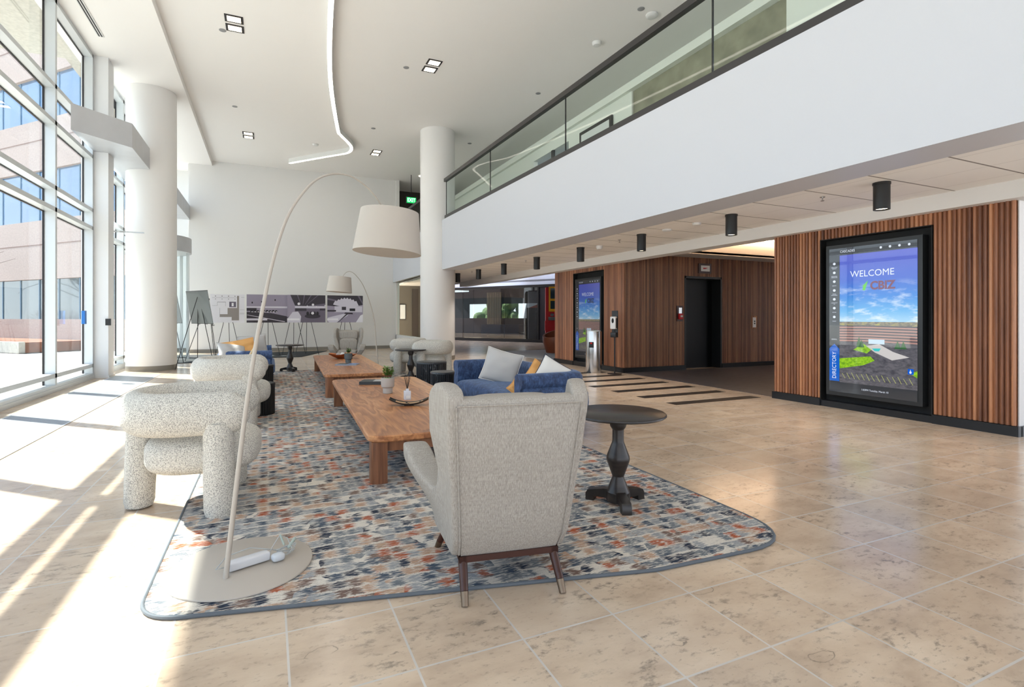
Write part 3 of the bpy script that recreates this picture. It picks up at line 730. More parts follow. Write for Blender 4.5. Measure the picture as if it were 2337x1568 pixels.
# brown tub chair and vending tower behind the walnut core
tb = thing('tub_chair', 'brown leather tub chair half hidden behind the far walnut corner', 'chair', (10.15, 17.35, 0), math.radians(200))
b = B(); R_ = []
for z in [0, .02, .1, .25, .4, .55, .7, .8, .86, .9]:
    r = .40 + .14 * min(1, z / .6); ring = []
    for k in range(36):
        a = 2 * PI * k / 36; h = .60 + .30 * (.5 - .5 * math.cos(a)); zz = z / .9 * h; ring.append((r * math.cos(a), r * math.sin(a), zz))
    R_.append(ring)
inn = [[(p[0] * .86, p[1] * .86, p[2]) for p in R_[-1]], [(p[0] * .8, p[1] * .8, .42) for p in R_[-1]]]
b.rings(R_ + inn); b.build('shell', M['tan_leather'], tb); b = B(); b.superq((0, 0, .40), (.40, .40, .08), .5, 1); b.build('seat_cushion', M['tan_leather'], tb)
vd = thing('vending_tower', 'red and yellow candy dispenser tower beside the walnut corner', 'vending machine', (12.05, 20.9, 0), math.radians(-24))
b = B(); b.box(-.35, .6, 0, .35, 0, 2.74); b.build('cabinet', M['red'], vd)
b = B(); b.box(-.22, .16, -.06, 0, 1.62, 2.78, bev=.03); b.build('front_frame', M['yellow'], vd)
b = B(); b.box(-.14, .09, -.075, -.05, 2.22, 2.70); b.box(-.14, .09, -.075, -.05, 1.75, 2.12); b.build('window_pane', M['teal_glass'], vd)
b = B(); b.box(-.13, .02, -.03, 0, 1.42, 1.54); b.box(-.24, .14, -.08, 0, 1.22, 1.38); b.box(.2, .36, -.1, 0, .7, 1.4); b.build('coin_mechanism', M['chrome'], vd)
b = B(); b.box(-.4, -.1, -.2, 0, .75, 1.2); b.build('dispenser_box', M['red'], vd)
fr = thing('picture_frame', 'framed picture on the taupe corridor wall behind interior window', 'picture', (5.98, 24.98, 0))
b = B(); b.box(-.16, .16, -.03, 0, 1.25, 2.0); b.build('frame', M['black'], fr); b = B(); b.box(-.13, .13, -.035, -.03, 1.28, 1.97); b.build('print', M['white_plastic'], fr)
b = B(); b.box(6.45, 6.75, 24.93, 24.99, 0, 2.75); struct('door_2', b, simple('dark_brown_door', (66, 54, 46), .5))
fu = thing('picture_frame', 'large dark framed picture on the upper corridor wall behind glass railing', 'picture', (7.69, 11.15, 0))
b = B(); b.box(-.05, 0, -.71, .71, 5.1, 6.3); b.build('frame', M['dark_rail'], fu)
a = Art((-.052, .62, 5.19), (0, -1, 0), (0, 0, 1), 1.24, 1.02); a.rect(M['white_plastic'], 0, 0, 1, 1); a.rect(M['red'], .72, .70, .95, .78, 2); a.rect(M['pot_grey'], .5, .62, .62, .7, 2); a.rect(M['pot_grey'], .1, .5, .45, .58, 2); a.build('print', fu)
ex = thing('exit_sign', 'green lit EXIT sign hanging in the dark upper corridor by the column', 'exit sign', (5.0 + .55, 21.6, 0))
EG = simple('exit_green', (10, 60, 30), .4, emit=1.2, ecol=(20, 190, 90)); EL = simple('exit_letter', (200, 255, 220), .4, emit=2.5, ecol=(150, 255, 190))
b = B(); b.box(-.22, .22, 0, .05, 6.18, 6.46); b.build('housing', M['black'], ex); b = B(); b.box(-.012, .012, .01, .03, 6.46, HI); b.build('stem', M['black'], ex)
a = Art((-.2, -.002, 6.2), (1, 0, 0), (0, 0, 1), .4, .24); a.rect(EG, 0, 0, 1, 1); a.text(EL, 'EXIT', .2, .12, .22, 3, width=.34, bold=.004); a.build('sign_face', ex)
b = B(); b.cyl((6.0, 21.6, HI - .02), .12, 0, .02, 20); b.build('recessed_light', M['warm'], label='small round ceiling light beside the upper EXIT sign', cat='ceiling light')
b = B(); b.cyl((5.95, 23.8, 2.96), .12, 0, .02, 20); b.build('recessed_light', M['warm'], label='small round light in corridor ceiling behind the interior window', cat='ceiling light')

# ================================================================== CEILING FIXTURES
dl = thing('twin_downlight', 'twin square recessed downlight nearest camera, left of the light strip', 'ceiling light', (-.634, 11.95, HI), 0, 'twin square downlights')
for s_ in (-.185, .185):
    b = B(); b.box(-.17, .17, s_ - .14, s_ + .14, -.012, .0); b.build('frame', M['alu_dark'], dl)
    b = B(); b.box(-.125, .125, s_ - .095, s_ + .095, -.016, -.011); b.build('lens', M['warm'], dl)
for p, l in (((3.6, 12.05), 'twin square recessed downlight near camera, right of the light strip'), ((-.6, 19.08), 'twin square downlight far back at left near the tray edge'), ((3.62, 19.22), 'twin square downlight far back at right before the round column')):
    dup(dl, (p[0], p[1], HI), 0, l)
b = B(); pts = [(.80, 3.0), (.93, 7.4), (1.09, 10.32), (1.42, 13.5), (1.98, 16.8), (2.14, 17.35), (2.42, 17.9), (2.62, 18.4), (2.66, 18.85), (2.55, 19.2), (2.25, 19.55), (1.6, 20.3), (.75, 21.3)]
def smooth_path(p, n=5):
    out = []
    for i in range(len(p) - 1):
        p0 = Vector(p[max(i - 1, 0)]); p1 = Vector(p[i]); p2 = Vector(p[i + 1]); p3 = Vector(p[min(i + 2, len(p) - 1)])
        for k in range(n):
            t = k / n; out.append(tuple(.5 * ((2 * p1) + (-p0 + p2) * t + (2 * p0 - 5 * p1 + 4 * p2 - p3) * t * t + (-p0 + 3 * p1 - 3 * p2 + p3) * t ** 3)))
    out.append(tuple(p[-1])); return out
LS = smooth_path(pts)
ll = thing('linear_light', 'long white linear ceiling light strip with a curved bend', 'ceiling light', (0, 0, 0))
b.sweep(LS, [(-.05, HI - .17), (.05, HI - .17), (.05, HI), (-.05, HI)]); b.build('housing', M['white_plastic'], ll)
b = B(); b.sweep(LS, [(-.045, HI - .176), (.045, HI - .176), (.045, HI - .169), (-.045, HI - .169)]); b.build('diffuser', M['strip'], ll)
def disc(x, y, z, r, h, name, label, cat, mat='white_plastic', group=None):
    b = B(); b.lathe([(r * .55, z - h), (r * .8, z - h * .9), (r, z - h * .5), (r, z)], (x, y, 0), 20); return b.build(name, M[mat], label=label, cat=cat, group=group)
disc(7.0, 8.23, HI, .12, .06, 'smoke_detector', 'round white smoke detector nearest the balcony railing at top', 'smoke detector'); disc(6.6, 9.55, HI, .10, .08, 'smoke_detector', 'round white ceiling detector just left of the balcony handrail', 'smoke detector'); disc(1.51, 19.13, HI, .10, .06, 'smoke_detector', 'small white detector on ceiling left of strip bend', 'smoke detector')
for x, y, l in ((6.657, 12.365, 'right of the near right downlight'), (6.4, 16.889, 'behind the round column top'), (3.052, 12.373, 'beside the near right twin downlight'), (3.074, 16.786, 'right of the strip bend'), (-.873, 16.643, 'between the left twin downlights'), (6.676, 8.163, 'nearest camera above the handrail'), (-.877, 12.327, 'beside the nearest left twin downlight')):
    disc(x, y, HI, .07, .012, 'sprinkler_cover', 'small flat grey sprinkler cover ' + l, 'sprinkler', 'concrete_grey', 'ceiling sprinkler covers')
b = B(); b.box(-3.245, -3.135, 9.0, 13.25, LO - .012, LO); o = b.build('air_diffuser', M['white_plastic'], label='long slot air diffuser in the ceiling by the windows', cat='vent')
b = B(); b.box(-3.225, -3.20, 9.02, 13.23, LO - .014, LO - .011); b.box(-3.18, -3.155, 9.02, 13.23, LO - .014, LO - .011); b.build('slot', M['alu_dark'], o)
PL = [(6.415, 3.657), (6.353, 5.707), (6.338, 7.738), (6.304, 9.738), (6.289, 11.753), (6.197, 13.577), (6.187, 15.523), (6.082, 17.208)]
words = ['nearest the camera', 'second from the camera', 'third from the camera', 'fourth from the camera', 'fifth from the camera', 'sixth from the camera', 'seventh, next to last in row', 'farthest, last in the row by column']
pn = thing('cylinder_downlight', 'black cylinder ceiling downlight under balcony, ' + words[0], 'ceiling light', (*PL[0], 2.9), 0, 'black cylinder downlights')
b = B(); b.lathe([(.088, -.025), (.088, 0)], n=32); b.build('mount_plate', M['black'], pn); b = B(); b.lathe([(.060, -.27), (.078, -.31), (.082, -.31), (.082, -.025)], n=32); b.build('body', M['black'], pn)
b = B(); b.lathe([(.001, -.295), (.066, -.295), (.07, -.29)], n=24); b.build('lens', M['warm'], pn)
for p, wd in zip(PL[1:], words[1:]): dup(pn, (*p, 2.9), 0, 'black cylinder ceiling downlight under balcony, ' + wd)
for i, p in enumerate(PL):
    sp_ = bpy.data.lights.new('cylinder_downlight_lamp', 'SPOT'); sp_.energy = 90; sp_.spot_size = math.radians(110); sp_.spot_blend = 1; sp_.color = (1, .93, .84); sp_.shadow_soft_size = .06
    so = bpy.data.objects.new('cylinder_downlight_lamp', sp_); COL.objects.link(so); so.location = (p[0], p[1], 2.9 - .32)
for x, y, l in ((6.47, 4.387, 'beside the nearest cylinder light'), (6.37, 8.437, 'between third and fourth cylinder lights'), (6.356, 12.504, 'between fifth and sixth cylinder lights'), (6.221, 16.202, 'near the last cylinder lights')):
    s_ = thing('fire_sprinkler', 'small metal sprinkler head on tiled ceiling ' + l, 'sprinkler', (x, y, 2.9), 0, 'sprinkler heads under the balcony'); b = B(); b.cyl((0, 0, 0), .03, -.01, 0, 12); b.build('escutcheon', M['chrome'], s_); b = B(); b.cyl((0, 0, 0), .008, -.05, -.01, 8); b.lathe([(.022, -.055), (.022, -.05)], n=10); b.build('deflector', M['chrome'], s_)
disc(6.397, 6.439, 2.9, .07, .04, 'smoke_detector', 'white detector on tiled ceiling between first and second cylinder lights', 'smoke detector'); disc(6.398, 7.132, 2.9, .08, .035, 'smoke_detector', 'white round detector on tiled ceiling before third cylinder light', 'smoke detector'); disc(6.52, 9.336, 2.9, .07, .08, 'smoke_detector', 'white detector on tiled ceiling before the fourth cylinder light', 'smoke detector')

# ================================================================== WALL DEVICES, BIN, SANITISER
YE = 10.385
s_ = thing('exit_sign', 'small white sign box with red arrow above the elevator door', 'exit sign', (10.58, YE, 2.653)); b = B(); b.box(-.22, .22, -.03, 0, -.13, .13); b.build('frame', M['darkwood'], s_); b = B(); b.box(-.15, .15, -.045, -.03, -.075, .075); b.build('sign_face', M['white_plastic'], s_)
a = Art((-.15, -.046, -.075), (1, 0, 0), (0, 0, 1), .3, .15); a.poly(M['red'], [(.22, .62), (.22, .38), (.45, .38), (.80, .62)]); a.build('arrow', s_)
s_ = thing('fire_alarm_pull', 'red fire alarm pull station on walnut wall left of elevator', 'fire alarm', (9.73, YE, 1.46)); b = B(); b.box(-.10, .10, -.02, 0, -.2, .2); b.build('back_plate', M['darkwood'], s_); b = B(); b.box(-.05, .05, -.035, -.02, 0, .15); b.build('notice_plate', M['chrome'], s_); b = B(); b.box(-.06, .06, -.075, -.02, -.15, .0, bev=.01); h = b.build('pull_box', M['red'], s_); b = B(); b.box(-.03, .03, -.09, -.075, -.09, -.05); b.build('handle', M['white_plastic'], h)
s_ = thing('elevator_call_panel', 'white elevator call button panel on walnut wall right of door', 'button panel', (12.40, YE - .01, 1.22)); b = B(); b.box(-.105, .105, -.02, 0, -.18, .18); b.build('frame', M['walnut_leg'], s_); b = B(); b.box(-.06, .06, -.028, -.02, -.14, .14); b.build('plate', M['white_plastic'], s_)
for z in (.03, -.03): b = B(); b.xform(Matrix()); b.cyl((0, 0, 0), .02, 0, .012, 14); b.xform(Matrix.Translation((0, -.028, z)) @ Matrix.Rotation(PI / 2, 4, 'X')); b.build('button', M['black'], s_)
tr = thing('trash_can', 'tall stainless steel cylindrical bin in front of the small screen', 'trash can', (7.36, 10.78, 0))
b = B(); b.lathe([(.19, 0), (.195, .02), (.195, 1.0), (.19, 1.02), (.15, 1.02), (.15, .95)], n=48); b.build('body', M['chrome'], tr)
b = B(); b.rings([[(.165 * math.cos(a) + .0, .165 * math.sin(a), z) for a in [2 * PI * k / 20 for k in range(20)]] for z in (.92, 1.03)], cap=False); b.build('bin_liner', M['white_plastic'], tr)
b = B(); b.rings([[(-.197 * math.cos(a), -.197 * math.sin(a), z) for a in [math.radians(q) for q in range(20, 62, 6)]] for z in (.62, .76)], closed=False, cap=False); b.build('black_sticker', M['black'], tr)
b = B(); b.superq((-.155, -.12, .725), (.02, .035, .02), .8, .8, 10, 8); b.build('red_emblem', M['red'], tr)
sn = thing('sanitizer_stand', 'hand sanitizer dispenser on black floor stand by walnut corner', 'dispenser', (7.62, 10.28, 0), math.radians(-60))
b = B(); b.lathe([(.17, 0), (.17, .008), (.02, .014)], n=32); b.build('base', M['black'], sn); b = B(); b.cyl((0, 0, 0), .016, 0, 1.1, 12); b.build('pole', M['black'], sn)
b = B(); b.box(-.075, .075, 0, .03, .88, 1.52); b.box(-.07, .07, -.10, 0, .88, 1.0, bev=.01); b.build('back_plate', M['black'], sn)
b = B(); b.box(-.07, .07, -.12, 0, 1.08, 1.38, bev=.02); h = b.build('dispenser', M['white_plastic'], sn); b = B(); b.superq((0, -.12, 1.28), (.03, .008, .06), 1, 1, 14, 8); b.build('view_window', M['blackmatte'], h); b = B(); b.box(.071, .078, -.09, -.02, 1.1, 1.34); b.build('side_grip', M['black'], h)
b = B(); b.box(-.05, .05, -.02, .02, 1.30, 1.45); b.xform(Matrix.Translation((-3.29, 14.22, -.12))); b.build('card_reader', M['black'], label='small dark box on white pier beside the windows', cat='card reader')
b = B(); b.box(-3.60, -3.54, 13.55, 13.66, 1.22, 1.50); b.build('door_handle_box', simple('blue_box', (20, 110, 190), .4), label='small blue box fixed to the window mullion', cat='box')
dc = thing('door_closer', 'silver door closer arm sticking out beyond the white pier', 'door closer', (-3.5, 15.2, 3.45)); b = B(); b.box(-.03, .05, -.3, .3, -.02, .1); b.build('body', M['chrome'], dc); b = B(); b.box(0, .75, -.25, -.21, -.06, -.03); b.build('arm', M['chrome'], dc)

# ================================================================== OUTSIDE
b = B(); b.box(-70, -3.9, -30, 80, -.25, -.02); b.build('courtyard_paving', M['pave'], label='pale concrete courtyard paving outside the tall windows', cat='paving', kind='structure')
b = B(); b.box(-5.55, -3.75, -4, 14.9, 7.3, 8.3); b.box(-5.47, -3.75, 14.9, 26, 9.0, 9.6); b.box(-3.95, -3.75, 14.9, 26, 7.22, 9.0); o = b.build('overhang_with_sun_block', M['pave'], kind='structure', label='beige roof ledge over the far windows, plus unseen near overhang added to block sun', cat='overhang')  # low near stretch is out of view, added to keep high sun off the floor
bd = thing('office_building', 'pink precast office building with blue glass bands across the courtyard', 'building', (-10.6, 30.9, 0), math.radians(133.0))
zz = 0; bands = [(0, 1.28, 'precast'), (1.28, 3.07, 'teal_glass'), (3.07, 5.7, 'precast'), (5.7, 7.95, 'blue_glass'), (7.95, 10.2, 'precast'), (10.2, 12.2, 'blue_glass'), (12.2, 14.8, 'precast'), (14.8, 17, 'blue_glass'), (17, 19.6, 'precast')]
for z0, z1, m in bands:
    g = m != 'precast'; b = B(); fr_ = -.15 if g else 0; b.box(-8.2, 40, -3, fr_, z0, z1); b.mi = 1
    if not g:
        if z1 > 2: b.box(-8.2, 40, -.01, .004, (z0 + z1) / 2 + .2, (z0 + z1) / 2 + .25)
    else:
        for k in range(-5, 26): b.box(k * 1.52, k * 1.52 + .05, fr_ - .01, fr_ + .03, z0, z1)
    b.build('window_band' if g else 'wall_panel', [M[m], simple('facade_mullion', (104, 134, 158), .4) if g else simple('panel_joint', (128, 104, 96), .9)], bd)
pl = thing('planter_bed', 'raised planter bed with red brown mulch along the pink building', 'planter', (-10.6, 30.85, 0), math.radians(133.0))
b = B(); b.box(-5.5, 25, 2.2, 2.4, 0, .42); b.build('kerb', M['pave'], pl); b = B(); b.box(-5.5, 25, 0, 2.2, 0, .40); b.build('mulch', M['mulch'], pl)
def twig_bush(loc, h, n, mat, name, label, cat, spread=.5):
    t = thing(name, label, cat, loc); b = B()
    for i in range(n):
        a = random.uniform(0, 2 * PI); p = Vector((0, 0, 0)); path = [p.copy()]; d = Vector((math.cos(a) * spread, math.sin(a) * spread, 1)).normalized()
        for k in range(5): p = p + d * h / 5; d = (d + Vector([random.uniform(-.35, .35) for _ in range(3)])).normalized(); path.append(p.copy())
        b.tube(path, [.012 * (1 - k / 7) * max(1, h / 2) for k in range(6)], 5)
    b.build('branches', mat, t); return t
twig_bush((-12.2, 30.3, .35), 1.6, 90, M['bush_red'], 'red_shrub', 'bare red twigged shrub outside the left window', 'shrub', .8)
tt = thing('bare_tree', 'leafless tree in front of the blue glass across courtyard', 'tree', (-13.3, 29.3, 0)); b = B(); b.tube([(0, 0, 0), (.05, 0, 1.5), (0, .05, 3)], [.1, .08, .06], 8); b.build('trunk', M['bark'], tt)
b = B()
for i in range(70):
    a = random.uniform(0, 2 * PI); p = Vector((0, 0, random.uniform(2, 3))); path = [p.copy()]; d = Vector((math.cos(a), math.sin(a), random.uniform(.6, 2))).normalized()
    for k in range(6): p = p + d * random.uniform(.4, .7); d = (d + Vector([random.uniform(-.4, .4) for _ in range(3)])).normalized(); path.append(p.copy())
    b.tube(path, [.025 * (1 - k / 8) for k in range(7)], 5)
b.build('branches', M['bark'], tt)

# ================================================================== RUG AND MATS
def round_poly(pts, rad, n=8):
    out = []; N = len(pts)
    for i in range(N):
        p = Vector(pts[i]); a = Vector(pts[i - 1]); c = Vector(pts[(i + 1) % N]); r = rad[i] if isinstance(rad, (list, tuple)) else rad
        da = (a - p).normalized(); dc = (c - p).normalized(); ang = da.angle(dc); t = r / math.tan(ang / 2)
        A_ = p + da * t; C_ = p + dc * t
        for k in range(n + 1):
            s = k / n; out.append(tuple((1 - s) ** 2 * A_ + 2 * s * (1 - s) * p + s * s * C_))
    return out
rp = round_poly([(-.545, 2.76), (.54, 2.515), (1.9, 2.20), (2.98, 2.14), (3.02, 4.4), (2.98, 14.05), (-.5, 14.05)], [.25, .02, .3, .42, .02, .3, .3])
b = B(); b.prism(rp, .0, .014); rug = b.build('area_rug', M['rug'], label='large patterned area rug in rust, navy, grey and cream under the seating', cat='rug')
b = B(); b.tube([(x, y, .009) for x, y in rp] + [(*rp[0], .009)], .010, 8); b.build('bound_edge', M['rug_edge'], rug)
RZ = .014
b = B(); b.prism(round_poly([(-.2, 19.0), (1.05, 19.0), (2.2, 22.0), (-.2, 22.0)], .05), 0, .012); b.build('floor_mat', M['charcoal_mat'], label='charcoal entrance mat on floor in front of the easels', cat='mat')
b = B(); b.prism(round_poly([(-3.2, 17.8), (-1.2, 17.8), (-1.2, 21.6), (-3.2, 21.6)], .05), 0, .012); b.build('floor_mat', M['charcoal_mat'], label='charcoal entrance mat behind the left white column', cat='mat')

# ================================================================== COFFEE TABLES
def slab(b, x0, x1, y0, y1, z0, z1, r, bev=.008):
    o = round_poly([(x0, y0), (x1, y0), (x1, y1), (x0, y1)], r, 8); cx, cy = (x0 + x1) / 2, (y0 + y1) / 2
    def ins(k): return [(p[0] + (cx - p[0]) * k / abs(x1 - x0) * 2, p[1] + (cy - p[1]) * k / abs(y1 - y0) * 2) for p in o]
    i = ins(bev); b.rings([[(p[0], p[1], z0) for p in i], [(p[0], p[1], z0 + bev) for p in o], [(p[0], p[1], z1 - bev) for p in o], [(p[0], p[1], z1) for p in i]], smooth=False)
def coffee_table(label, x0, x1, y0, y1, rot):
    cx, cy = (x0 + x1) / 2, (y0 + y1) / 2; hx, hy = (x1 - x0) / 2, (y1 - y0) / 2
    t = thing('coffee_table', label, 'coffee table', (cx, cy, RZ), rot)
    b = B(); slab(b, -hx, hx, -hy, hy, .338, .392, .13, .010); b.build('tabletop', M['walnut_top'], t)
    for sx_ in (-1, 1):
        for sy in (-1, 1):
            b = B(); o = round_poly([(0, 0), (.13, 0), (.13, .13), (0, .13)], [.055, .004, .02, .004], 6)
            pts = [(sx_ * (hx - .025 - p[0]), sy * (hy - .025 - p[1])) for p in o]; b.prism(pts, 0, .338); b.build('leg', M['walnut_leg'], t)
    for s_ in (-1, 1):
        b = B(); b.box(-hx + .15, hx - .15, s_ * (hy - .09) - .02, s_ * (hy - .09) + .02, .25, .338); b.build('apron', M['walnut_leg'], t)
        b = B(); b.box(s_ * (hx - .09) - .02, s_ * (hx - .09) + .02, -hy + .15, hy - .15, .25, .338); b.build('apron', M['walnut_leg'], t)
    b = B(); b.cyl((-.02, -hy * .36, 0), .032, 0, .338, 20); b.build('centre_leg', M['walnut_leg'], t); b = B(); b.cyl((.02, hy * .36, 0), .032, 0, .338, 20); b.build('centre_leg', M['walnut_leg'], t)
    return t
coffee_table('long low walnut coffee table nearest camera, beside blue sofa', .81, 2.09, 4.17, 8.28, math.radians(-2.2))
coffee_table('long low walnut coffee table farther back, holding a wooden bowl', .94, 2.09, 9.02, 13.75, math.radians(-2.2))
TZ = RZ + .392

# ================================================================== BOUCLE CHAIRS (three legged, open ring back)
def boucle_chair(label, loc, rz, group):
    t = thing('boucle_armchair', label, 'armchair', loc, rz, group)
    path = [(-.355, .32 - i * .06, .70) for i in range(6)] + [(-.355 * math.cos(a), -.0 - .30 * math.sin(a), .70) for a in [PI * k / 16 for k in range(17)]] + [(.355, .02 + i * .06, .70) for i in range(6)]
    b = B(); b.tube(path, .148, 24, ell=(.72, 1.0), round_=True); b.build('ring_back', M['boucle'], t)
    for (x, y, dx, dy) in ((-.375, .27, -.012, .01), (.375, .27, .012, .01), (0, -.275, 0, -.03)):
        b = B(); b.lathe([(.06, 0), (.085, .012), (.095, .05), (.097, .3), (.094, .64)], n=32)
        b.xform(Matrix.Translation((x, y, 0)) @ Matrix(((1, 0, -dx, dx * .6), (0, 1, -dy, dy * .6), (0, 0, 1, 0), (0, 0, 0, 1)))); b.build('leg', M['boucle'], t)
    def dome(p): return Vector((p.x, p.y, p.z * (1.0 if p.z < 0 else 1.0 - .18 * abs(p.x / .33) ** 2)))
    b = B(); b.superq((0, .135, .40), (.335, .37, .155), .6, .6, 48, 24, dome); b.build('seat', M['boucle'], t)
    for p0, p1 in (((-.26, .16, .38), (-.38, .26, .40)), ((.26, .16, .38), (.38, .26, .40)), ((0, -.1, .36), (0, -.26, .36))): b = B(); b.tube([p0, p1], .05, 10); b.build('seat_strut', M['boucle'], t)
    return t
g = 'cream boucle armchairs'
bc = boucle_chair('cream boucle armchair nearest camera on left, by the arc lamp', (-.555, 4.43, 0), math.radians(-94), g)
dup(bc, (-.475, 7.42, RZ), math.radians(-92), 'cream boucle armchair second on left, before the far blue sofa')
dup(bc, (3.40, 11.15, 0), math.radians(68), 'cream boucle armchair on right, behind tall fluted marble drum')
dup(bc, (3.22, 12.55, 0), math.radians(68), 'cream boucle armchair on right, farthest, behind the pedestal table')

# ================================================================== WING CHAIRS
def wing_chair(label, loc, rz, group):
    t = thing('wing_chair', label, 'armchair', loc, rz, group)
    side = [(-.25, .190), (-.31, .28), (-.345, .42), (-.40, .68), (-.455, .955), (-.45, 1.0), (-.41, 1.035), (-.35, 1.055), (-.28, 1.05), (-.22, 1.01), (-.185, .94), (-.165, .85), (-.15, .70), (-.13, .58), (-.10, .505), (-.04, .47), (.05, .49), (.14, .545), (.22, .60), (.29, .635), (.35, .625), (.395, .575), (.41, .48), (.36, .36), (.29, .25), (.2, .190)]
    def sx_(y, z):
        lo = .258 + (.312 - .258) * min(1, max(0, (z - .22) / .74)) + .05 * max(0, min(1, (y + .42) / .2)) * max(0, min(1, (z - .6) / .2))
        fl = max(0, min(1, (y + .30) / .65)); up = max(0, min(1, (z - .22) / .34)); up = up * up * (3 - 2 * up)
        fl2 = fl * fl * (3 - 2 * fl)
        return lo + .135 * fl2 * up * (1 if z < .66 else max(.25, 1 - (z - .66) / .25))
    for s_ in (-1, 1):
        b = B(); b.prism_x(side, 0, .085); me = remeshed(b, .012, 16)
        for v in me.vertices:
            k = 1 + .75 * max(0, min(1, (v.co.y + .25) / .4)) * max(0, min(1, (.80 - v.co.z) / .2)); v.co.x = s_ * ((v.co.x - .05) * k + sx_(v.co.y, v.co.z))
        if s_ < 0: me.flip_normals()
        mesh_obj('side_wing', me, M['linen'], t)
    # back panel between the wings
    prof = [(-.255, .190), (-.31, .28), (-.345, .42), (-.40, .68), (-.455, .955), (-.44, .985), (-.40, .995), (-.355, .985), (-.335, .95), (-.29, .70), (-.24, .45), (-.2, .30), (-.18, .190)]
    b = B(); b.prism_x(prof, -.265, .265); bmesh.ops.subdivide_edges(b.bm, edges=[e for e in b.bm.edges if abs(e.verts[0].co.x - e.verts[1].co.x) > .3], cuts=8)
    for v in b.bm.verts: v.co.x *= (.258 + (.312 - .258) * (v.co.z - .22) / .74) / .275; v.co.y -= .006 * (1 - (v.co.x / .3) ** 2)
    b.build('backrest', M['linen'], t, sharp=50)
    b = B()
    for s_ in (-1, 1): b.tube([(s_ * (.258 + (.304 - .258) * (z - .22) / .74), y - .006, z) for y, z in ((-.258, .20), (-.313, .28), (-.348, .42), (-.403, .68), (-.457, .955))], .0035, 6)
    b.tube([(-.300, -.460, .957), (0, -.466, .957), (.300, -.460, .957)], .0035, 6); b.build('seam_piping', M['linen'], t)
    b = B(); b.superq((0, .03, .285), (.26, .29, .07), .3, .25); b.build('seat_base', M['linen'], t)
    b = B(); b.superq((0, .06, .40), (.25, .31, .07), .4, .25); b.build('seat_cushion', M['linen'], t)
    b = B(); b.superq((0, -.24, .60), (.24, .07, .17), .5, .3); b.xform(Matrix.Rotation(0, 4, 'X')); b.build('back_cushion', M['linen'], t)
    b = B(); b.superq((0, -.305, .86), (.25, .075, .125), .5, .3); b.build('head_cushion', M['linen'], t)
    b = B(); b.box(-.255, .255, -.27, -.235, .162, .192); b.box(-.255, .255, .19, .225, .162, .192); b.box(-.255, -.22, -.27, .225, .162, .192); b.box(.22, .255, -.27, .225, .162, .192); b.build('seat_frame', M['darkwood'], t)
    for x0, y0, x1, y1 in ((-.235, -.245, -.245, -.36), (.235, -.245, .245, -.36), (-.235, .20, -.29, .29), (.235, .20, .29, .29)):
        b = B(); b.tube([(x0, y0, .165), (x0 + (x1 - x0) * .72, y0 + (y1 - y0) * .72, .054)], [.023, .019], 16); l = b.build('leg', M['darkwood'], t)
        b = B(); b.tube([(x0 + (x1 - x0) * .72, y0 + (y1 - y0) * .72, .054), (x1, y1, 0)], [.0195, .0165], 16); b.build('brass_cap', M['brass'], l)
    return t
g = 'grey linen wing chairs'
wc = wing_chair('grey linen wing chair in foreground seen from behind, on rug edge', (1.147, 2.608, .002), math.radians(-9.5), g)
dup(wc, (1.98, 14.55, RZ), math.radians(168), 'grey linen wing chair facing camera at the far end, by easels')

# ================================================================== SOFAS
def sofa(label, loc, rz, group):
    t = thing('sofa', label, 'sofa', loc, rz, group); W, D = 1.26, .98     # faces +y, back at -y
    def upath(w, yb, yf, r):
        p = [(-w, yf - (yf - yb - r) * k / 6) for k in range(6)]
        p += [(-w + r - r * math.cos(a), yb + r - r * math.sin(a)) for a in [PI / 2 * k / 8 for k in range(9)]]
        p += [(-w + r + (2 * w - 2 * r) * k / 10, yb) for k in range(1, 10)]
        p += [(w - r + r * math.sin(a), yb + r - r * math.cos(a)) for a in [PI / 2 * k / 8 for k in range(9)]]
        return p + [(w, yb + r + (yf - yb - r) * k / 6) for k in range(1, 7)]
    P = upath(1.10, -.36, .50, .30)
    low = [(-.10, .03), (.01, .03), (.07, .10), (.115, .22), (.13, .34), (.12, .45), (.08, .53), (.02, .565), (-.10, .565)]
    b = B(); b.sweep(P, low, 1); b.build('outer_shell', M['velvet'], t, sharp=60)
    P = upath(1.10, -.36, .53, .30)
    top = [(-.14, .12), (-.05, .05), (.0, .05), (.0, .54), (.035, .56), (.055, .60), (.055, .65), (.03, .69), (-.02, .71), (-.08, .71), (-.13, .68), (-.145, .62)]
    b = B(); b.sweep(P, top, 1); b.build('inner_band', M['velvet'], t, sharp=60)
    def crown(p): return Vector((p.x, p.y, p.z + (.035 * (1 - (p.x / .98) ** 2) if p.z > 0 else 0)))
    b = B(); b.superq((0, .14, .33), (.985, .45, .115), .42, .22, 64, 20, crown); b.build('seat_cushion', M['velvet'], t)
    b = B(); b.box(-.97, .97, -.3, .50, .07, .24); b.build('seat_base', M['velvet'], t)
    b = B(); b.box(-.95, .95, -.25, .4, 0, .07); b.build('plinth', M['blackmatte'], t)
    return t
g = 'blue velvet sofas'
sf = sofa('blue velvet sofa on right with large grey pillow, behind wing chair', (3.08, 6.26, RZ), math.radians(90), g)
dup(sf, (-.46, 11.95, RZ), math.radians(-90), 'blue velvet sofa at far left, behind the boucle armchairs')

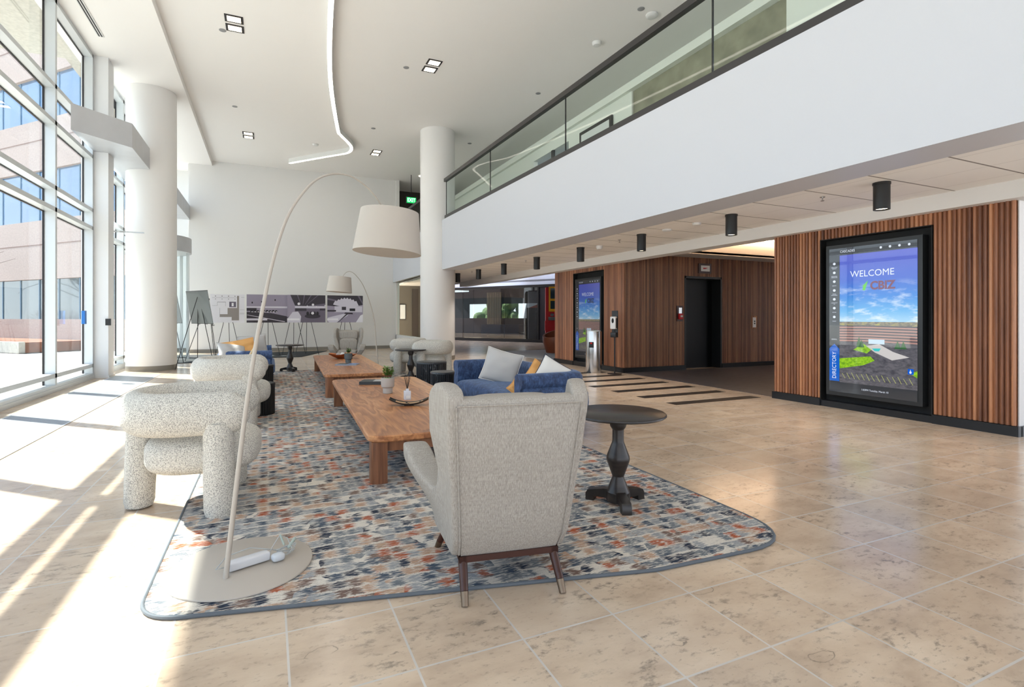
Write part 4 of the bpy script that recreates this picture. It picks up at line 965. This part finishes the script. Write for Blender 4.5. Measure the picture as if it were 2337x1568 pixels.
# ================================================================== PILLOWS
def pillow(name, label, loc, rot, size, thick, mat, piping=None, group='throw pillows', wr=0.0):
    t = thing(name, label, 'pillow', loc, 0, group); t.rotation_euler = rot
    n = 22; b = B(); vs = {}
    def pos(u, v, s_):
        e = (1 - abs(u) ** 2.6) * (1 - abs(v) ** 2.6); h = thick * max(0, e) ** .55
        pin = 1 - .07 * (1 - abs(u) ** 2) * abs(v) ** 3; pin2 = 1 - .07 * (1 - abs(v) ** 2) * abs(u) ** 3
        wv = noise.noise(Vector((u * 2.2 + loc[0] * 9, v * 2.2 + loc[1] * 7, s_))) * (.012 + wr) * max(0, e) ** .3
        return (u * size[0] * pin2, s_ * h + wv, v * size[1] * pin)
    for s_ in (-1, 1):
        for i in range(n + 1):
            for j in range(n + 1):
                u, v = -1 + 2 * i / n, -1 + 2 * j / n
                if s_ == 1 and (i in (0, n) or j in (0, n)): vs[(i, j, 1)] = vs[(i, j, -1)]
                else: vs[(i, j, s_)] = b.bm.verts.new(pos(u, v, s_))
        for i in range(n):
            for j in range(n): b._f([vs[(i, j, s_)], vs[(i + 1, j, s_)], vs[(i + 1, j + 1, s_)], vs[(i, j + 1, s_)]])
    b.build('cover', mat, t, smooth=True, sharp=80)
    b = B(); q = []
    for k in range(n): q.append(pos(-1 + 2 * k / n, -1, 0))
    for k in range(n): q.append(pos(1, -1 + 2 * k / n, 0))
    for k in range(n): q.append(pos(1 - 2 * k / n, 1, 0))
    for k in range(n): q.append(pos(-1, 1 - 2 * k / n, 0))
    b.tube(q + [q[0]], .006, 6); b.build('piping', piping or mat, t)
    return t
R = math.radians
pillow('throw_pillow', 'large light grey pillow leaning against blue sofa back', (2.93, 6.50, .68), (R(-20), R(15), R(-32)), (.255, .235), .085, M['grey_cloth'], M['white_cloth'])
pillow('throw_pillow', 'white pillow with dark piping in near arm corner of blue sofa', (3.12, 5.42, .64), (R(-24), R(30), R(-30)), (.22, .21), .07, M['white_cloth'], M['navy_pipe'])
pillow('knit_pillow', 'mustard yellow knit pillow left of the dark piped white pillow', (3.05, 5.62, .60), (R(-25), R(34), R(-30)), (.19, .19), .05, M['yellow_cloth'], wr=.02)
pillow('knit_pillow', 'mustard yellow knit pillow behind dark piped white pillow, by sofa back', (3.20, 5.42, .61), (R(-20), R(20), R(-20)), (.17, .17), .05, M['yellow_cloth'], wr=.02)
pillow('knit_pillow', 'mustard yellow knit pillow corner low at front of blue sofa arm', (2.70, 5.36, .49), (R(-60), R(40), R(-30)), (.19, .14), .05, M['yellow_cloth'], wr=.02)
pillow('throw_pillow', 'pale blue white pillow on near arm of the far left sofa', (-.62, 11.05, .70), (R(-50), R(10), R(20)), (.26, .22), .07, M['grey_cloth'])
pillow('knit_pillow', 'mustard yellow knit pillow on the far left blue sofa', (-.52, 11.28, .76), (R(-40), R(-10), R(10)), (.30, .20), .05, M['yellow_cloth'], wr=.02)
pillow('throw_pillow', 'light grey pillow upright behind mustard one on far sofa', (-.28, 11.75, .75), (R(-12), R(-6), R(12)), (.27, .25), .07, M['grey_cloth'])
b = B(); b.tube([(0, 0, 0), (.03, -.02, .10), (.09, -.03, .2), (.14, -.02, .26)], [.035, .022, .02, .008], 8); b.xform(Matrix.Translation((-.32, 10.78, .60))); b.build('tassel', simple('cream_yarn', (206, 186, 150), .9), label='cream yarn tassel hanging over arm of the far left sofa', cat='tassel')

# ================================================================== SIDE TABLES
def pedestal(label, loc, rz, group):
    t = thing('pedestal_table', label, 'side table', loc, rz, group)
    b = B(); b.lathe([(.30, .632), (.325, .637), (.337, .646), (.337, .655), (.330, .662)], n=64); b.build('tabletop', M['espresso'], t, sharp=50)
    b = B(); b.lathe([(.083, .02), (.083, .088), (.077, .10), (.043, .190), (.042, .20), (.081, .310), (.084, .325), (.081, .345), (.045, .440), (.041, .455), (.041, .535), (.055, .555), (.059, .57), (.059, .615), (.075, .632)], n=32); b.build('pedestal', M['espresso'], t, sharp=20)
    b = B(); b.lathe([(.0861, .03), (.0861, .088)], n=32); b.build('hub', M['espresso'], t)
    for k in range(3):
        b = B(); b.prism_x([(.05, .035), (.17, .035), (.175, 0), (.235, 0), (.235, .05), (.22, .075), (.10, .10), (.05, .10)], -.033, .033); b.xform(Matrix.Rotation(k * 2 * PI / 3, 4, 'Z')); b.build('foot', M['espresso'], t)
    return t
g = 'dark turned pedestal tables'
pt = pedestal('dark round pedestal side table in foreground, right of wing chair', (2.32, 3.09, RZ), math.radians(158), g)
dup(pt, (.50, 14.0, RZ), math.radians(200), 'dark pedestal table at far left between blue sofa and wing chair')
dup(pt, (2.80, 10.95, RZ), math.radians(170), 'dark pedestal table on right among the boucle armchairs')
def drum(label, loc, r, h, group, mat):
    t = thing('drum_table', label, 'side table', loc, 0, group); N = 44; pr = []
    for k in range(N):
        for q, d in ((0, .93), (.15, 1), (.5, 1.015), (.85, 1)): a = 2 * PI * (k + q) / N; pr.append((r * d * math.cos(a), r * d * math.sin(a)))
    b = B(); b.prism(pr, 0, h - .03); b.build('fluted_body', mat, t); b = B(); b.lathe([(r * 1.0, h - .035), (r * 1.03, h - .03), (r * 1.03, h - .008), (r * 1.0, h)], n=56); b.build('tabletop', mat, t, sharp=50); return t
g = 'fluted drum side tables'
drum('tall black marble fluted drum table left of right blue sofa', (2.80, 9.40, RZ), .275, .52, g, M['marble'])
drum('short black marble fluted drum table touching the right blue sofa', (2.66, 8.25, RZ), .21, .45, g, M['marble'])
drum('black fluted drum table beside second boucle armchair on left', (-.13, 7.98, RZ), .215, .43, g, M['blackmatte'])
drum('taller black drum table next to the far left blue sofa', (-.14, 9.9, RZ), .22, .52, g, M['blackmatte'])

ARC1 = [(-.161, 3.025, .39), (-.115, 3.055, .815), (-.069, 3.085, 1.159), (-.026, 3.112, 1.419), (.022, 3.144, 1.664), (.086, 3.185, 1.894), (.159, 3.232, 2.048), (.26, 3.298, 2.184), (.369, 3.368, 2.253), (.486, 3.444, 2.271), (.595, 3.515, 2.234), (.67, 3.563, 2.178), (.732, 3.603, 2.108)]
SH1 = (.77, 3.628, 1.955)
ARC2 = [(2.079, 10.86, .445), (2.036, 10.825, .856), (2.005, 10.799, 1.219), (1.952, 10.756, 1.471), (1.89, 10.706, 1.666), (1.809, 10.639, 1.858), (1.709, 10.558, 2.044), (1.573, 10.446, 2.189), (1.46, 10.354, 2.246), (1.368, 10.278, 2.22), (1.29, 10.21, 2.13)]
SH2 = (1.235, 10.17, 1.98)
# ================================================================== ARC LAMPS
def arc_lamp(label, base, pole, mid, shade, group, disc_r=.36):
    t = thing('arc_floor_lamp', label, 'floor lamp', base, 0, group); bx_ = Vector(base)
    b = B(); b.lathe([(disc_r - .004, 0), (disc_r, .002), (disc_r, .008), (disc_r - .003, .010)], n=72); b.build('base', M['lamp_cream'], t, sharp=60)
    P = [Vector(p) - bx_ for p in [pole] + mid]; P = [Vector(p) for p in smooth_path([tuple(p) for p in P], 8)] if False else P
    pts = []
    L_ = [Vector(p) for p in P]
    for i in range(len(L_) - 1):
        p0 = L_[max(i - 1, 0)]; p1 = L_[i]; p2 = L_[i + 1]; p3 = L_[min(i + 2, len(L_) - 1)]
        for k in range(8):
            u = k / 8; pts.append(.5 * ((2 * p1) + (-p0 + p2) * u + (2 * p0 - 5 * p1 + 4 * p2 - p3) * u * u + (-p0 + 3 * p1 - 3 * p2 + p3) * u ** 3))
    pts.append(L_[-1]); n = len(pts)
    b = B(); b.tube(pts, [.0135 - .0085 * min(1, k / (n * .75)) for k in range(n)], 12); b.build('pole', M['lamp_cream'], t)
    c = Vector(shade) - bx_
    b = B(); b.lathe([(.232, -.145), (.235, -.145), (.200, .145), (.197, .145), (.197, .14), (.229, -.14)], n=64); b.xform(Matrix.Translation(c) @ Matrix.Rotation(R(4), 4, 'Y')); sh = b.build('lamp_shade', M['shade'], t, sharp=60)
    b = B(); b.lathe([(.196, .09), (.197, .095)], n=40); b.xform(Matrix.Translation(c)); b.build('diffuser', M['white_plastic'], sh)
    b = B(); b.cyl((0, 0, 0), .02, .09, .16, 12); b.xform(Matrix.Translation(c)); b.build('socket', M['lamp_cream'], t)
    return t
g = 'cream arc floor lamps'
arc_lamp('tall cream arc floor lamp in foreground with disc base on rug', (-.13, 3.13, RZ), (-.20, 3.00, RZ), ARC1, SH1, g)
arc_lamp('cream arc floor lamp far back, shade above the far coffee table', (2.16, 10.98, RZ), (2.09, 10.87, RZ), ARC2, SH2, g)
# ballast, cords and plug lying on the near lamp's disc
zc = RZ + .010
cb = thing('lamp_power_unit', 'clear power unit with coiled transparent cord on the lamp base disc', 'power supply', (-.09, 3.10, zc), math.radians(20))
b = B(); b.box(-.11, .10, -.028, .028, .006, .05, bev=.008); b.build('transformer', simple('frosted_plastic', (206, 206, 208), .25), cb)
b = B(); b.superq((.13, -.05, .022), (.035, .028, .02), .6, .6, 20, 10); b.build('foot_switch', simple('clear_plastic', (196, 200, 204), .12), cb)
cordm = simple('clear_cord', (176, 178, 176), .25)
b = B()
def rp_(pts, r): b.tube(pts, r, 8)
b2 = [(.10, 0, .03), (.13, .03, .05), (.18, .06, .09), (.22, .05, .07), (.22, -.02, .03), (.19, -.05, .02)]
b.tube([Vector(p) for p in b2], .0028, 8); b.tube([Vector((-.11, 0, .03)), Vector((-.15, -.02, .04)), Vector((-.16, .03, .02)), Vector((-.10, .06, .06)), Vector((.02, .06, .07)), Vector((.12, .03, .04)), Vector((.18, 0, .02))], .0028, 8)
for k in range(5):
    a0 = random.uniform(0, 6); b.tube([Vector((.19 + .04 * math.cos(a0 + q * .6) * (1 + .1 * k), -.01 + .022 * math.sin(a0 + q * .6), .012 + .008 * k + .006 * math.sin(q))) for q in range(9)], .0026, 6)
b.build('cord', cordm, cb); b = B(); b.tube([(.21, .0, .035), (.255, .03, .06)], .009, 10, round_=True); b.tube([(.19, .02, .05), (.185, .06, .09)], .006, 10, round_=True); b.build('plug', simple('grey_green_plug', (160, 172, 164), .35), cb)

# ================================================================== TABLE TOP THINGS
def plant(label, loc, s_, mat, n, hh, kind, group):
    t = thing('potted_plant', label, 'potted plant', loc, 0, group)
    b = B(); b.lathe([(.045 * s_, 0), (.050 * s_, .004), (.052 * s_, .06 * s_), (.068 * s_, .072 * s_), (.070 * s_, .085 * s_), (.070 * s_, .165 * s_), (.066 * s_, .168 * s_), (.062 * s_, .150 * s_), (.02, .148 * s_)], n=40); b.build('pot', mat, t)
    b = B(); b.superq((0, 0, .152 * s_), (.062 * s_, .062 * s_, .018), .9, 1, 24, 8); b.build('moss', M['leaf'], t)
    st = B(); lf = B()
    for i in range(n):
        a = random.uniform(0, 2 * PI); r0 = random.uniform(0, .035) * s_; x, y = r0 * math.cos(a), r0 * math.sin(a); h = hh * random.uniform(.6, 1); tx, ty = x * (2.0 if kind == 0 else 2.6), y * (2.0 if kind == 0 else 2.6)
        st.tube([(x, y, .15 * s_), ((x + tx) / 2, (y + ty) / 2, .15 * s_ + h * .5), (tx, ty, .15 * s_ + h)], .0028, 5)
        for k in range(12 if kind == 0 else 9):
            f = .35 + .65 * k / 12; px, py, pz = x + (tx - x) * f, y + (ty - y) * f, .15 * s_ + h * f; b_ = random.uniform(0, 2 * PI); l = (.044 if kind == 0 else .055) * (1.1 - .4 * f); wd = .010 if kind == 0 else .018; up = .022 if kind == 0 else .012
            d = Vector((math.cos(b_) * l, math.sin(b_) * l, up)); sd = Vector((-math.sin(b_), math.cos(b_), 0)) * wd; p0 = Vector((px, py, pz))
            lf.poly([p0, p0 + d * .5 + sd + Vector((0, 0, .004)), p0 + d, p0 + d * .5 - sd + Vector((0, 0, .004))])
    st.build('stem', M['stem'], t); lf.build('foliage', M['leaf'], t); return t
plant('leafy succulent in a greige footed pot on the near coffee table', (1.375, 6.53, TZ), 1.18, M['pot_light'], 15, .16, 0, 'potted plants on the coffee tables')
def book(name, label, loc, rz, w, d, h, mat, cover=None, txt=None, cat='book'):
    t = thing(name, label, cat, loc, rz); b = B(); b.box(-w / 2, w / 2, -d / 2, d / 2, h - .003, h); b.box(-w / 2, w / 2, -d / 2, d / 2, 0, .003); b.box(-w / 2, w / 2, -d / 2, -d / 2 + .004, 0, h); b.build('cover', mat, t)
    b = B(); b.box(-w / 2 + .004, w / 2 - .004, -d / 2 + .004, d / 2 - .004, .003, h - .003); b.build('pages', M['white_plastic'], t)
    if cover: a = Art((-w / 2, -d / 2, h), (1, 0, 0), (0, 1, 0), w, d); [a.rect(*c) for c in cover]; a.build('cover_picture', t)
    if txt: a = Art((-w / 2, -d / 2, 0), (1, 0, 0), (0, 0, 1), w, h); a.text(M['white_plastic'], txt, w * .5, h * .5, h * .6, 2, width=w * .75); a.build('spine_marks', t)
    return t
book('coffee_table_book', 'thick black book lying behind the potted plant, near coffee table', (1.42, 7.58, TZ), R(-22), .40, .31, .042, simple('charcoal_cover', (52, 56, 58), .5), [(M['grey_cloth'], .45, .15, .95, .85, 1)])
df = thing('reed_diffuser', 'clear glass reed diffuser bottle with black reeds on near coffee table', 'diffuser', (1.475, 5.93, TZ))
b = B(); b.box(-.036, .036, -.036, .036, 0, .105, bev=.006); b.box(-.015, .015, -.015, .015, .105, .13); b.build('bottle', simple('frosted_clear_glass', (206, 208, 214), .08, alpha=1), df)
b = B(); b.box(-.022, .022, -.038, -.036, .02, .05); b.build('paper_label', M['white_plastic'], df)
b = B()
for k in range(9): a = 2 * PI * k / 9; b.tube([(0, 0, .11), (.035 * math.cos(a), .035 * math.sin(a), .26 + .01 * (k % 3))], .0018, 5)
b.build('reed', M['blackmatte'], df, kind='stuff')
ty = thing('curved_tray', 'black curved leaf shaped tray with tan inlay on near coffee table', 'tray', (1.40, 5.55, TZ), R(-20))
b = B(); R2 = []; bot = []
nU, nV = 20, 8; top_ = {}
def tp(u, v, o): 
    zz_ = .012 + .055 * abs(u) ** 2.2 + .018 * (v * v); wd = .075 * (1 - .35 * abs(u) ** 3); return (u * .21, v * wd, zz_ - o)
for o in (0, .009):
    for i in range(nU + 1):
        for j in range(nV + 1): top_[(i, j, o)] = b.bm.verts.new(tp(-1 + 2 * i / nU, -1 + 2 * j / nV, o))
for i in range(nU):
    for j in range(nV):
        for o in (0, .009): b.mi = 1 if (o == 0 and 1 <= j < nV - 1 and 2 < i < nU - 3 and (i + j) % 7 not in (0,)) else 0; b._f([top_[(i, j, o)], top_[(i + 1, j, o)], top_[(i + 1, j + 1, o)], top_[(i, j + 1, o)]], True)
b.mi = 0
for i in range(nU):
    for j in (0, nV): b._f([top_[(i, j, 0)], top_[(i + 1, j, 0)], top_[(i + 1, j, .009)], top_[(i, j, .009)]])
for j in range(nV):
    for i in (0, nU): b._f([top_[(i, j, 0)], top_[(i, j + 1, 0)], top_[(i, j + 1, .009)], top_[(i, j, .009)]])
b.build('dish', [simple('black_lacquer', (20, 18, 17), .25), simple('tan_inlay', (176, 136, 96), .35)], ty); b = B(); b.box(-.05, .05, -.02, .02, 0, .008); b.build('foot', M['black'], ty)
# far table
mg = book('magazine', 'pale blue grey picture book under the dark plant pot, far coffee table', (1.46, 10.75, TZ), R(-24), .42, .30, .022, simple('pale_blue_cover', (150, 160, 176), .35), [(M['pot_grey'], .05, .1, .5, .9, 1), (simple('magazine_blue', (120, 150, 196), .4), .55, .1, .95, .9, 1)], cat='book')
plant('leafy green plant in dark grey footed pot on far coffee table', (1.50, 10.95, TZ + .024), 1.15, M['pot_grey'], 9, .15, 1, 'potted plants on the coffee tables')
bw = thing('wooden_bowl', 'carved reddish wooden bowl at the end of far coffee table', 'bowl', (1.58, 12.45, TZ), R(-10))
b = B(); rr = []
for r, z in ((.09, 0), (.10, .004), (.2, .05), (.29, .105), (.30, .115), (.285, .11), (.19, .055), (.09, .016), (.02, .014)):
    rr.append([(r * (1 + .06 * math.cos(5 * a)) * 1.1 * math.cos(a), r * (1 + .06 * math.cos(5 * a)) * .85 * math.sin(a), z + (.014 * math.cos(5 * a) if z > .08 else 0)) for a in [2 * PI * k / 48 for k in range(48)]])
b.rings(rr); b.build('shell', mk_walnut('cherry_bowl_wood', 'X', (110, 46, 18), (168, 84, 40), (206, 126, 70), .25, .6), bw)
for k, (x, y, r, l) in enumerate(((0, 0, .062, 'white stone ball in the middle of the wooden bowl'), (.11, .01, .05, 'tan ball at the right in the wooden bowl'), (-.10, .02, .048, 'grey beige ball at the left in the wooden bowl'))):
    b = B(); b.superq((0, 0, 0), (r, r, r), 1, 1, 24, 14); o = b.build('decorative_ball', [M['white_cloth'], simple('tan_ball', (206, 160, 116), .6), M['pot_light']][k], label=l, cat='ball', group='balls in the bowl'); o.location = (1.58 + x, 12.45 + y, TZ + .022 + r + (.022 if k else 0))

# ================================================================== EASELS AND PRESENTATION BOARDS
def easel(label, loc, rz, s_=1.0, group='black tripod easels', zs=1.15, za=1.75):
    t = thing('display_easel', label, 'easel', loc, rz, group)
    for x in (-.40, .40):
        b = B(); b.tube([(x * s_, .18, 0), (x * .06, -.02, za)], .009, 8); l = b.build('front_leg', M['black'], t)
        b = B(); f = 1 - zs / za; xx = x * s_ * f + x * .06 * (1 - f); yy = .18 * f - .02 * (1 - f); b.tube([(xx, yy, zs - .01), (xx, yy + .07, zs - .015), (xx, yy + .07, zs + .02)], .006, 6); b.build('peg', M['black'], l)
    b = B(); b.tube([(0, -.55 * s_, 0), (0, -.03, za)], .009, 8); b.build('rear_leg', M['black'], t)
    b = B(); b.box(-.035, .035, -.04, .01, za - .05, za + .01); b.build('head_bracket', M['black'], t)
    return t
# stands and boards facing the camera: local +y of the easel is its display side
G = {k: simple('print_' + k, c, .55) for k, c in dict(lil=(150, 142, 160), dark=(52, 46, 56), mid=(104, 96, 112), lite=(206, 202, 214), white=(232, 230, 236), black=(22, 20, 26), brown=(150, 142, 138), line=(96, 94, 96)).items()}
def board(name, label, loc, rz, W, H, art, group='black and white presentation boards'):
    t = thing(name, label, 'poster board', loc, rz, group); b = B(); b.box(-W / 2, W / 2, 0, .012, 0, H); b.build('foam_board', M['white_plastic'], t)
    a = Art((-W / 2, -.001, 0), (1, 0, 0), (0, 0, 1), W, H); art(a); a.build('print', t); return t
def art_plan(a):
    a.rect(G['white'], 0, 0, 1, 1, 1)
    a.poly(G['brown'], [(.27, .2), (.62, .2), (.62, .08), (.84, .08), (.84, .95), (.78, .95), (.78, .52), (.5, .52), (.5, .3), (.27, .3)], 2); a.rect(G['mid'], .55, .55, .75, .74, 3); a.rect(G['white'], .62, .58, .68, .7, 4)
    for i in range(4):
        a.rect(G['black'], .14 + i * .19, .92, .16 + i * .19, .95, 3); a.rect(G['black'], .14 + i * .19, .82, .16 + i * .19, .84, 3)
    for x0, y0, x1, y1 in ((.05, .88, .8, .885), (.2, .72, .45, .73), (.2, .6, .205, .73), (.44, .58, .445, .73), (.05, .6, .2, .605), (.27, .3, .275, .52), (.9, .9, 1.0, .905), (.86, .45, 1, .455), (.86, .34, 1, .345), (.86, .30, 1, .305)): a.rect(G['line'], x0, y0, x1, y1, 3)
def art_room(a):
    a.rect(G['lil'], 0, 0, 1, 1, 1); a.poly(G['dark'], [(0, 0), (1, 0), (1, .22), (.6, .34), (0, .38)], 2); a.rect(G['lite'], 0, .52, 1, .58, 2); a.rect(G['dark'], 0, .42, .24, .52, 3)
    a.poly(G['lite'], [(0, .27), (.02, .28), (.95, .04), (.93, .02)], 3)
    for x, y in ((.12, .68), (.35, .71), (.68, .78)): a.rect(G['black'], x, y, x + .03, y + .06, 3)
    for i in range(9): a.ell(G['black'], .12 + i * .075, .40 + .01 * (i % 2), .035, .045, 3, 10); a.ell(G['white'], .13 + i * .075, .385, .02, .015, 4, 8)
    a.rect(G['lite'], 0, .08, .5, .15, 4)
def art_kitchen(a):
    a.rect(G['lil'], 0, 0, 1, 1, 1); a.poly(G['mid'], [(0, 0), (1, 0), (1, .30), (0, .25)], 2); a.rect(G['lite'], 0, .5, 1, .6, 2); a.rect(G['white'], .62, .03, .76, .28, 3); a.ell(G['black'], .70, .38, .06, .11, 3); a.poly(G['lite'], [(.76, 0), (1, 0), (1, .42), (.76, .42)], 3); a.rect(G['black'], .84, .43, .95, .49, 4)
    a.poly(G['black'], [(.62, .96), (.65, .96), (.69, .78), (.67, .78)], 3)
def art_lounge(a):
    a.rect(G['mid'], 0, 0, 1, 1, 1); a.poly(G['dark'], [(.08, 1), (1, 1), (1, .70), (.5, .60), (.2, .62)], 2); a.poly(G['lil'], [(0, 1), (.08, 1), (.2, .62), (.2, .3), (0, .2)], 3)
    for i in range(4): a.poly(G['mid'], [(.25 + i * .18, 1), (.28 + i * .18, 1), (.36 + i * .05, .64), (.35 + i * .05, .64)], 3)
    a.rect(G['lite'], .2, .52, 1, .60, 3); a.rect(G['dark'], .2, .42, .5, .52, 4); a.rect(G['dark'], .85, .44, 1, .52, 4); a.ell(G['dark'], .66, .23, .21, .085, 4)
    for x in (.53, .62, .71, .79): a.ell(G['black'], x, .33, .035, .07, 5, 12)
    a.ell(G['white'], .66, .34, .04, .05, 6, 12); a.poly(G['lite'], [(0, .0), (.34, .0), (.36, .22), (.28, .40), (.14, .38), (0, .12)], 5)
    for x, y, r in ((.30, .68, .035), (.67, .65, .032), (.52, .60, .016), (.76, .58, .014), (.99, .62, .016)): a.ell(G['white'], x, y, r, r * 1.35, 6, 16)
    a.rect(G['white'], 0, .08, .32, .15, 7)
def art_atrium(a):
    a.rect(G['lil'], 0, 0, 1, 1, 1); a.poly(G['dark'], [(0, 1), (1, 1), (1, .66), (.55, .55), (0, .62)], 2); a.poly(G['mid'], [(.84, 1), (.90, 1), (1, .72), (1, .66)], 3); a.poly(G['mid'], [(0, .9), (.55, .75), (.55, .70), (0, .84)], 3)
    zz_ = [(.16, .66)]
    for i in range(16): zz_.append((.18 + i * .042, .70 + .18 * math.sin(PI * (i + 1) / 18) + (.045 if i % 2 else -.01)))
    a.poly(G['lite'], zz_ + [(.88, .62), (.7, .56), (.4, .58)], 4); a.rect(G['lite'], .2, .38, .98, .60, 3); a.rect(G['dark'], .40, .46, .52, .58, 5); a.rect(G['black'], .62, .42, .78, .52, 5); a.rect(G['dark'], 0, .40, .24, .46, 5)
    a.poly(G['lite'], [(0, .08), (.02, .18), (.52, .34), (.58, .26), (.25, .0), (.05, .0)], 4); a.poly(G['dark'], [(.28, 0), (.30, 0), (.62, .36), (.56, .36)], 5); a.poly(G['white'], [(.80, 0), (1, 0), (1, .30), (.93, .26)], 5); a.poly(G['dark'], [(.46, .32), (.72, .30), (.70, .36), (.5, .37)], 6); a.rect(G['white'], 0, .08, .3, .15, 6)
FB = [(-1.31, 20.6, art_plan, 'white floor plan board on easel by the far wall', 1.07), (-.03, 20.3, art_room, 'black and white meeting room photo board, left most of the photos', 1.33), (.85, 20.5, art_kitchen, 'photo board half hidden behind the lounge photo board', 1.30), (1.28, 20.15, art_lounge, 'black and white lounge photo board with round dark rug', 1.31), (2.63, 20.0, art_atrium, 'black and white atrium photo board, right most by the lamp', 1.28)]
for i, (x, y, art, l, W_) in enumerate(FB):
    board('presentation_board', l, (x, y, 1.172), R(-1), W_, 1.0, art)
    easel('thin black easel holding the ' + l.split(' board')[0], (x + .02, y + .09, 0), R(179), 1.0, zs=1.172)
BK = simple('board_back_grey', (112, 118, 118), .6)
def board_back(label, loc, rot, W, H):
    t = thing('presentation_board', label, 'poster board', loc, 0, 'dark backs of boards'); t.rotation_euler = rot
    b = B(); b.box(-W / 2, W / 2, 0, .014, 0, H); b.build('foam_board', BK, t); b = B(); b.box(-W / 2, W / 2, -.002, .016, H - .012, H + .002); b.box(-W / 2, W / 2, -.002, .016, -.002, .010); b.build('black_edge', M['black'], t); return t
board_back('grey backed presentation board on easel, turned to the windows, nearest the sofa', (-1.63, 16.13, 1.19), (R(-10), 0, R(123)), 1.1, .9)
easel('black easel seen from behind, holding the nearer grey backed board', (-1.706, 16.075, 0), R(-57), 1.1, zs=1.19, za=1.95)
board_back('grey backed presentation board on easel, partly hidden by white column', (-2.62, 18.25, 1.19), (R(-10), 0, R(123)), 1.1, .9)
easel('black easel seen from behind, beside the left white column', (-2.696, 18.195, 0), R(-57), 1.1, zs=1.19, za=1.95)
board_back('presentation board seen almost edge on, right of the grey backed board', (-1.62, 18.75, 1.11), (R(-10), 0, R(92)), 1.1, 1.05)
easel('black easel under the presentation board seen almost edge on', (-1.71, 18.75, 0), R(-88), 1.2, zs=1.11, za=1.95)
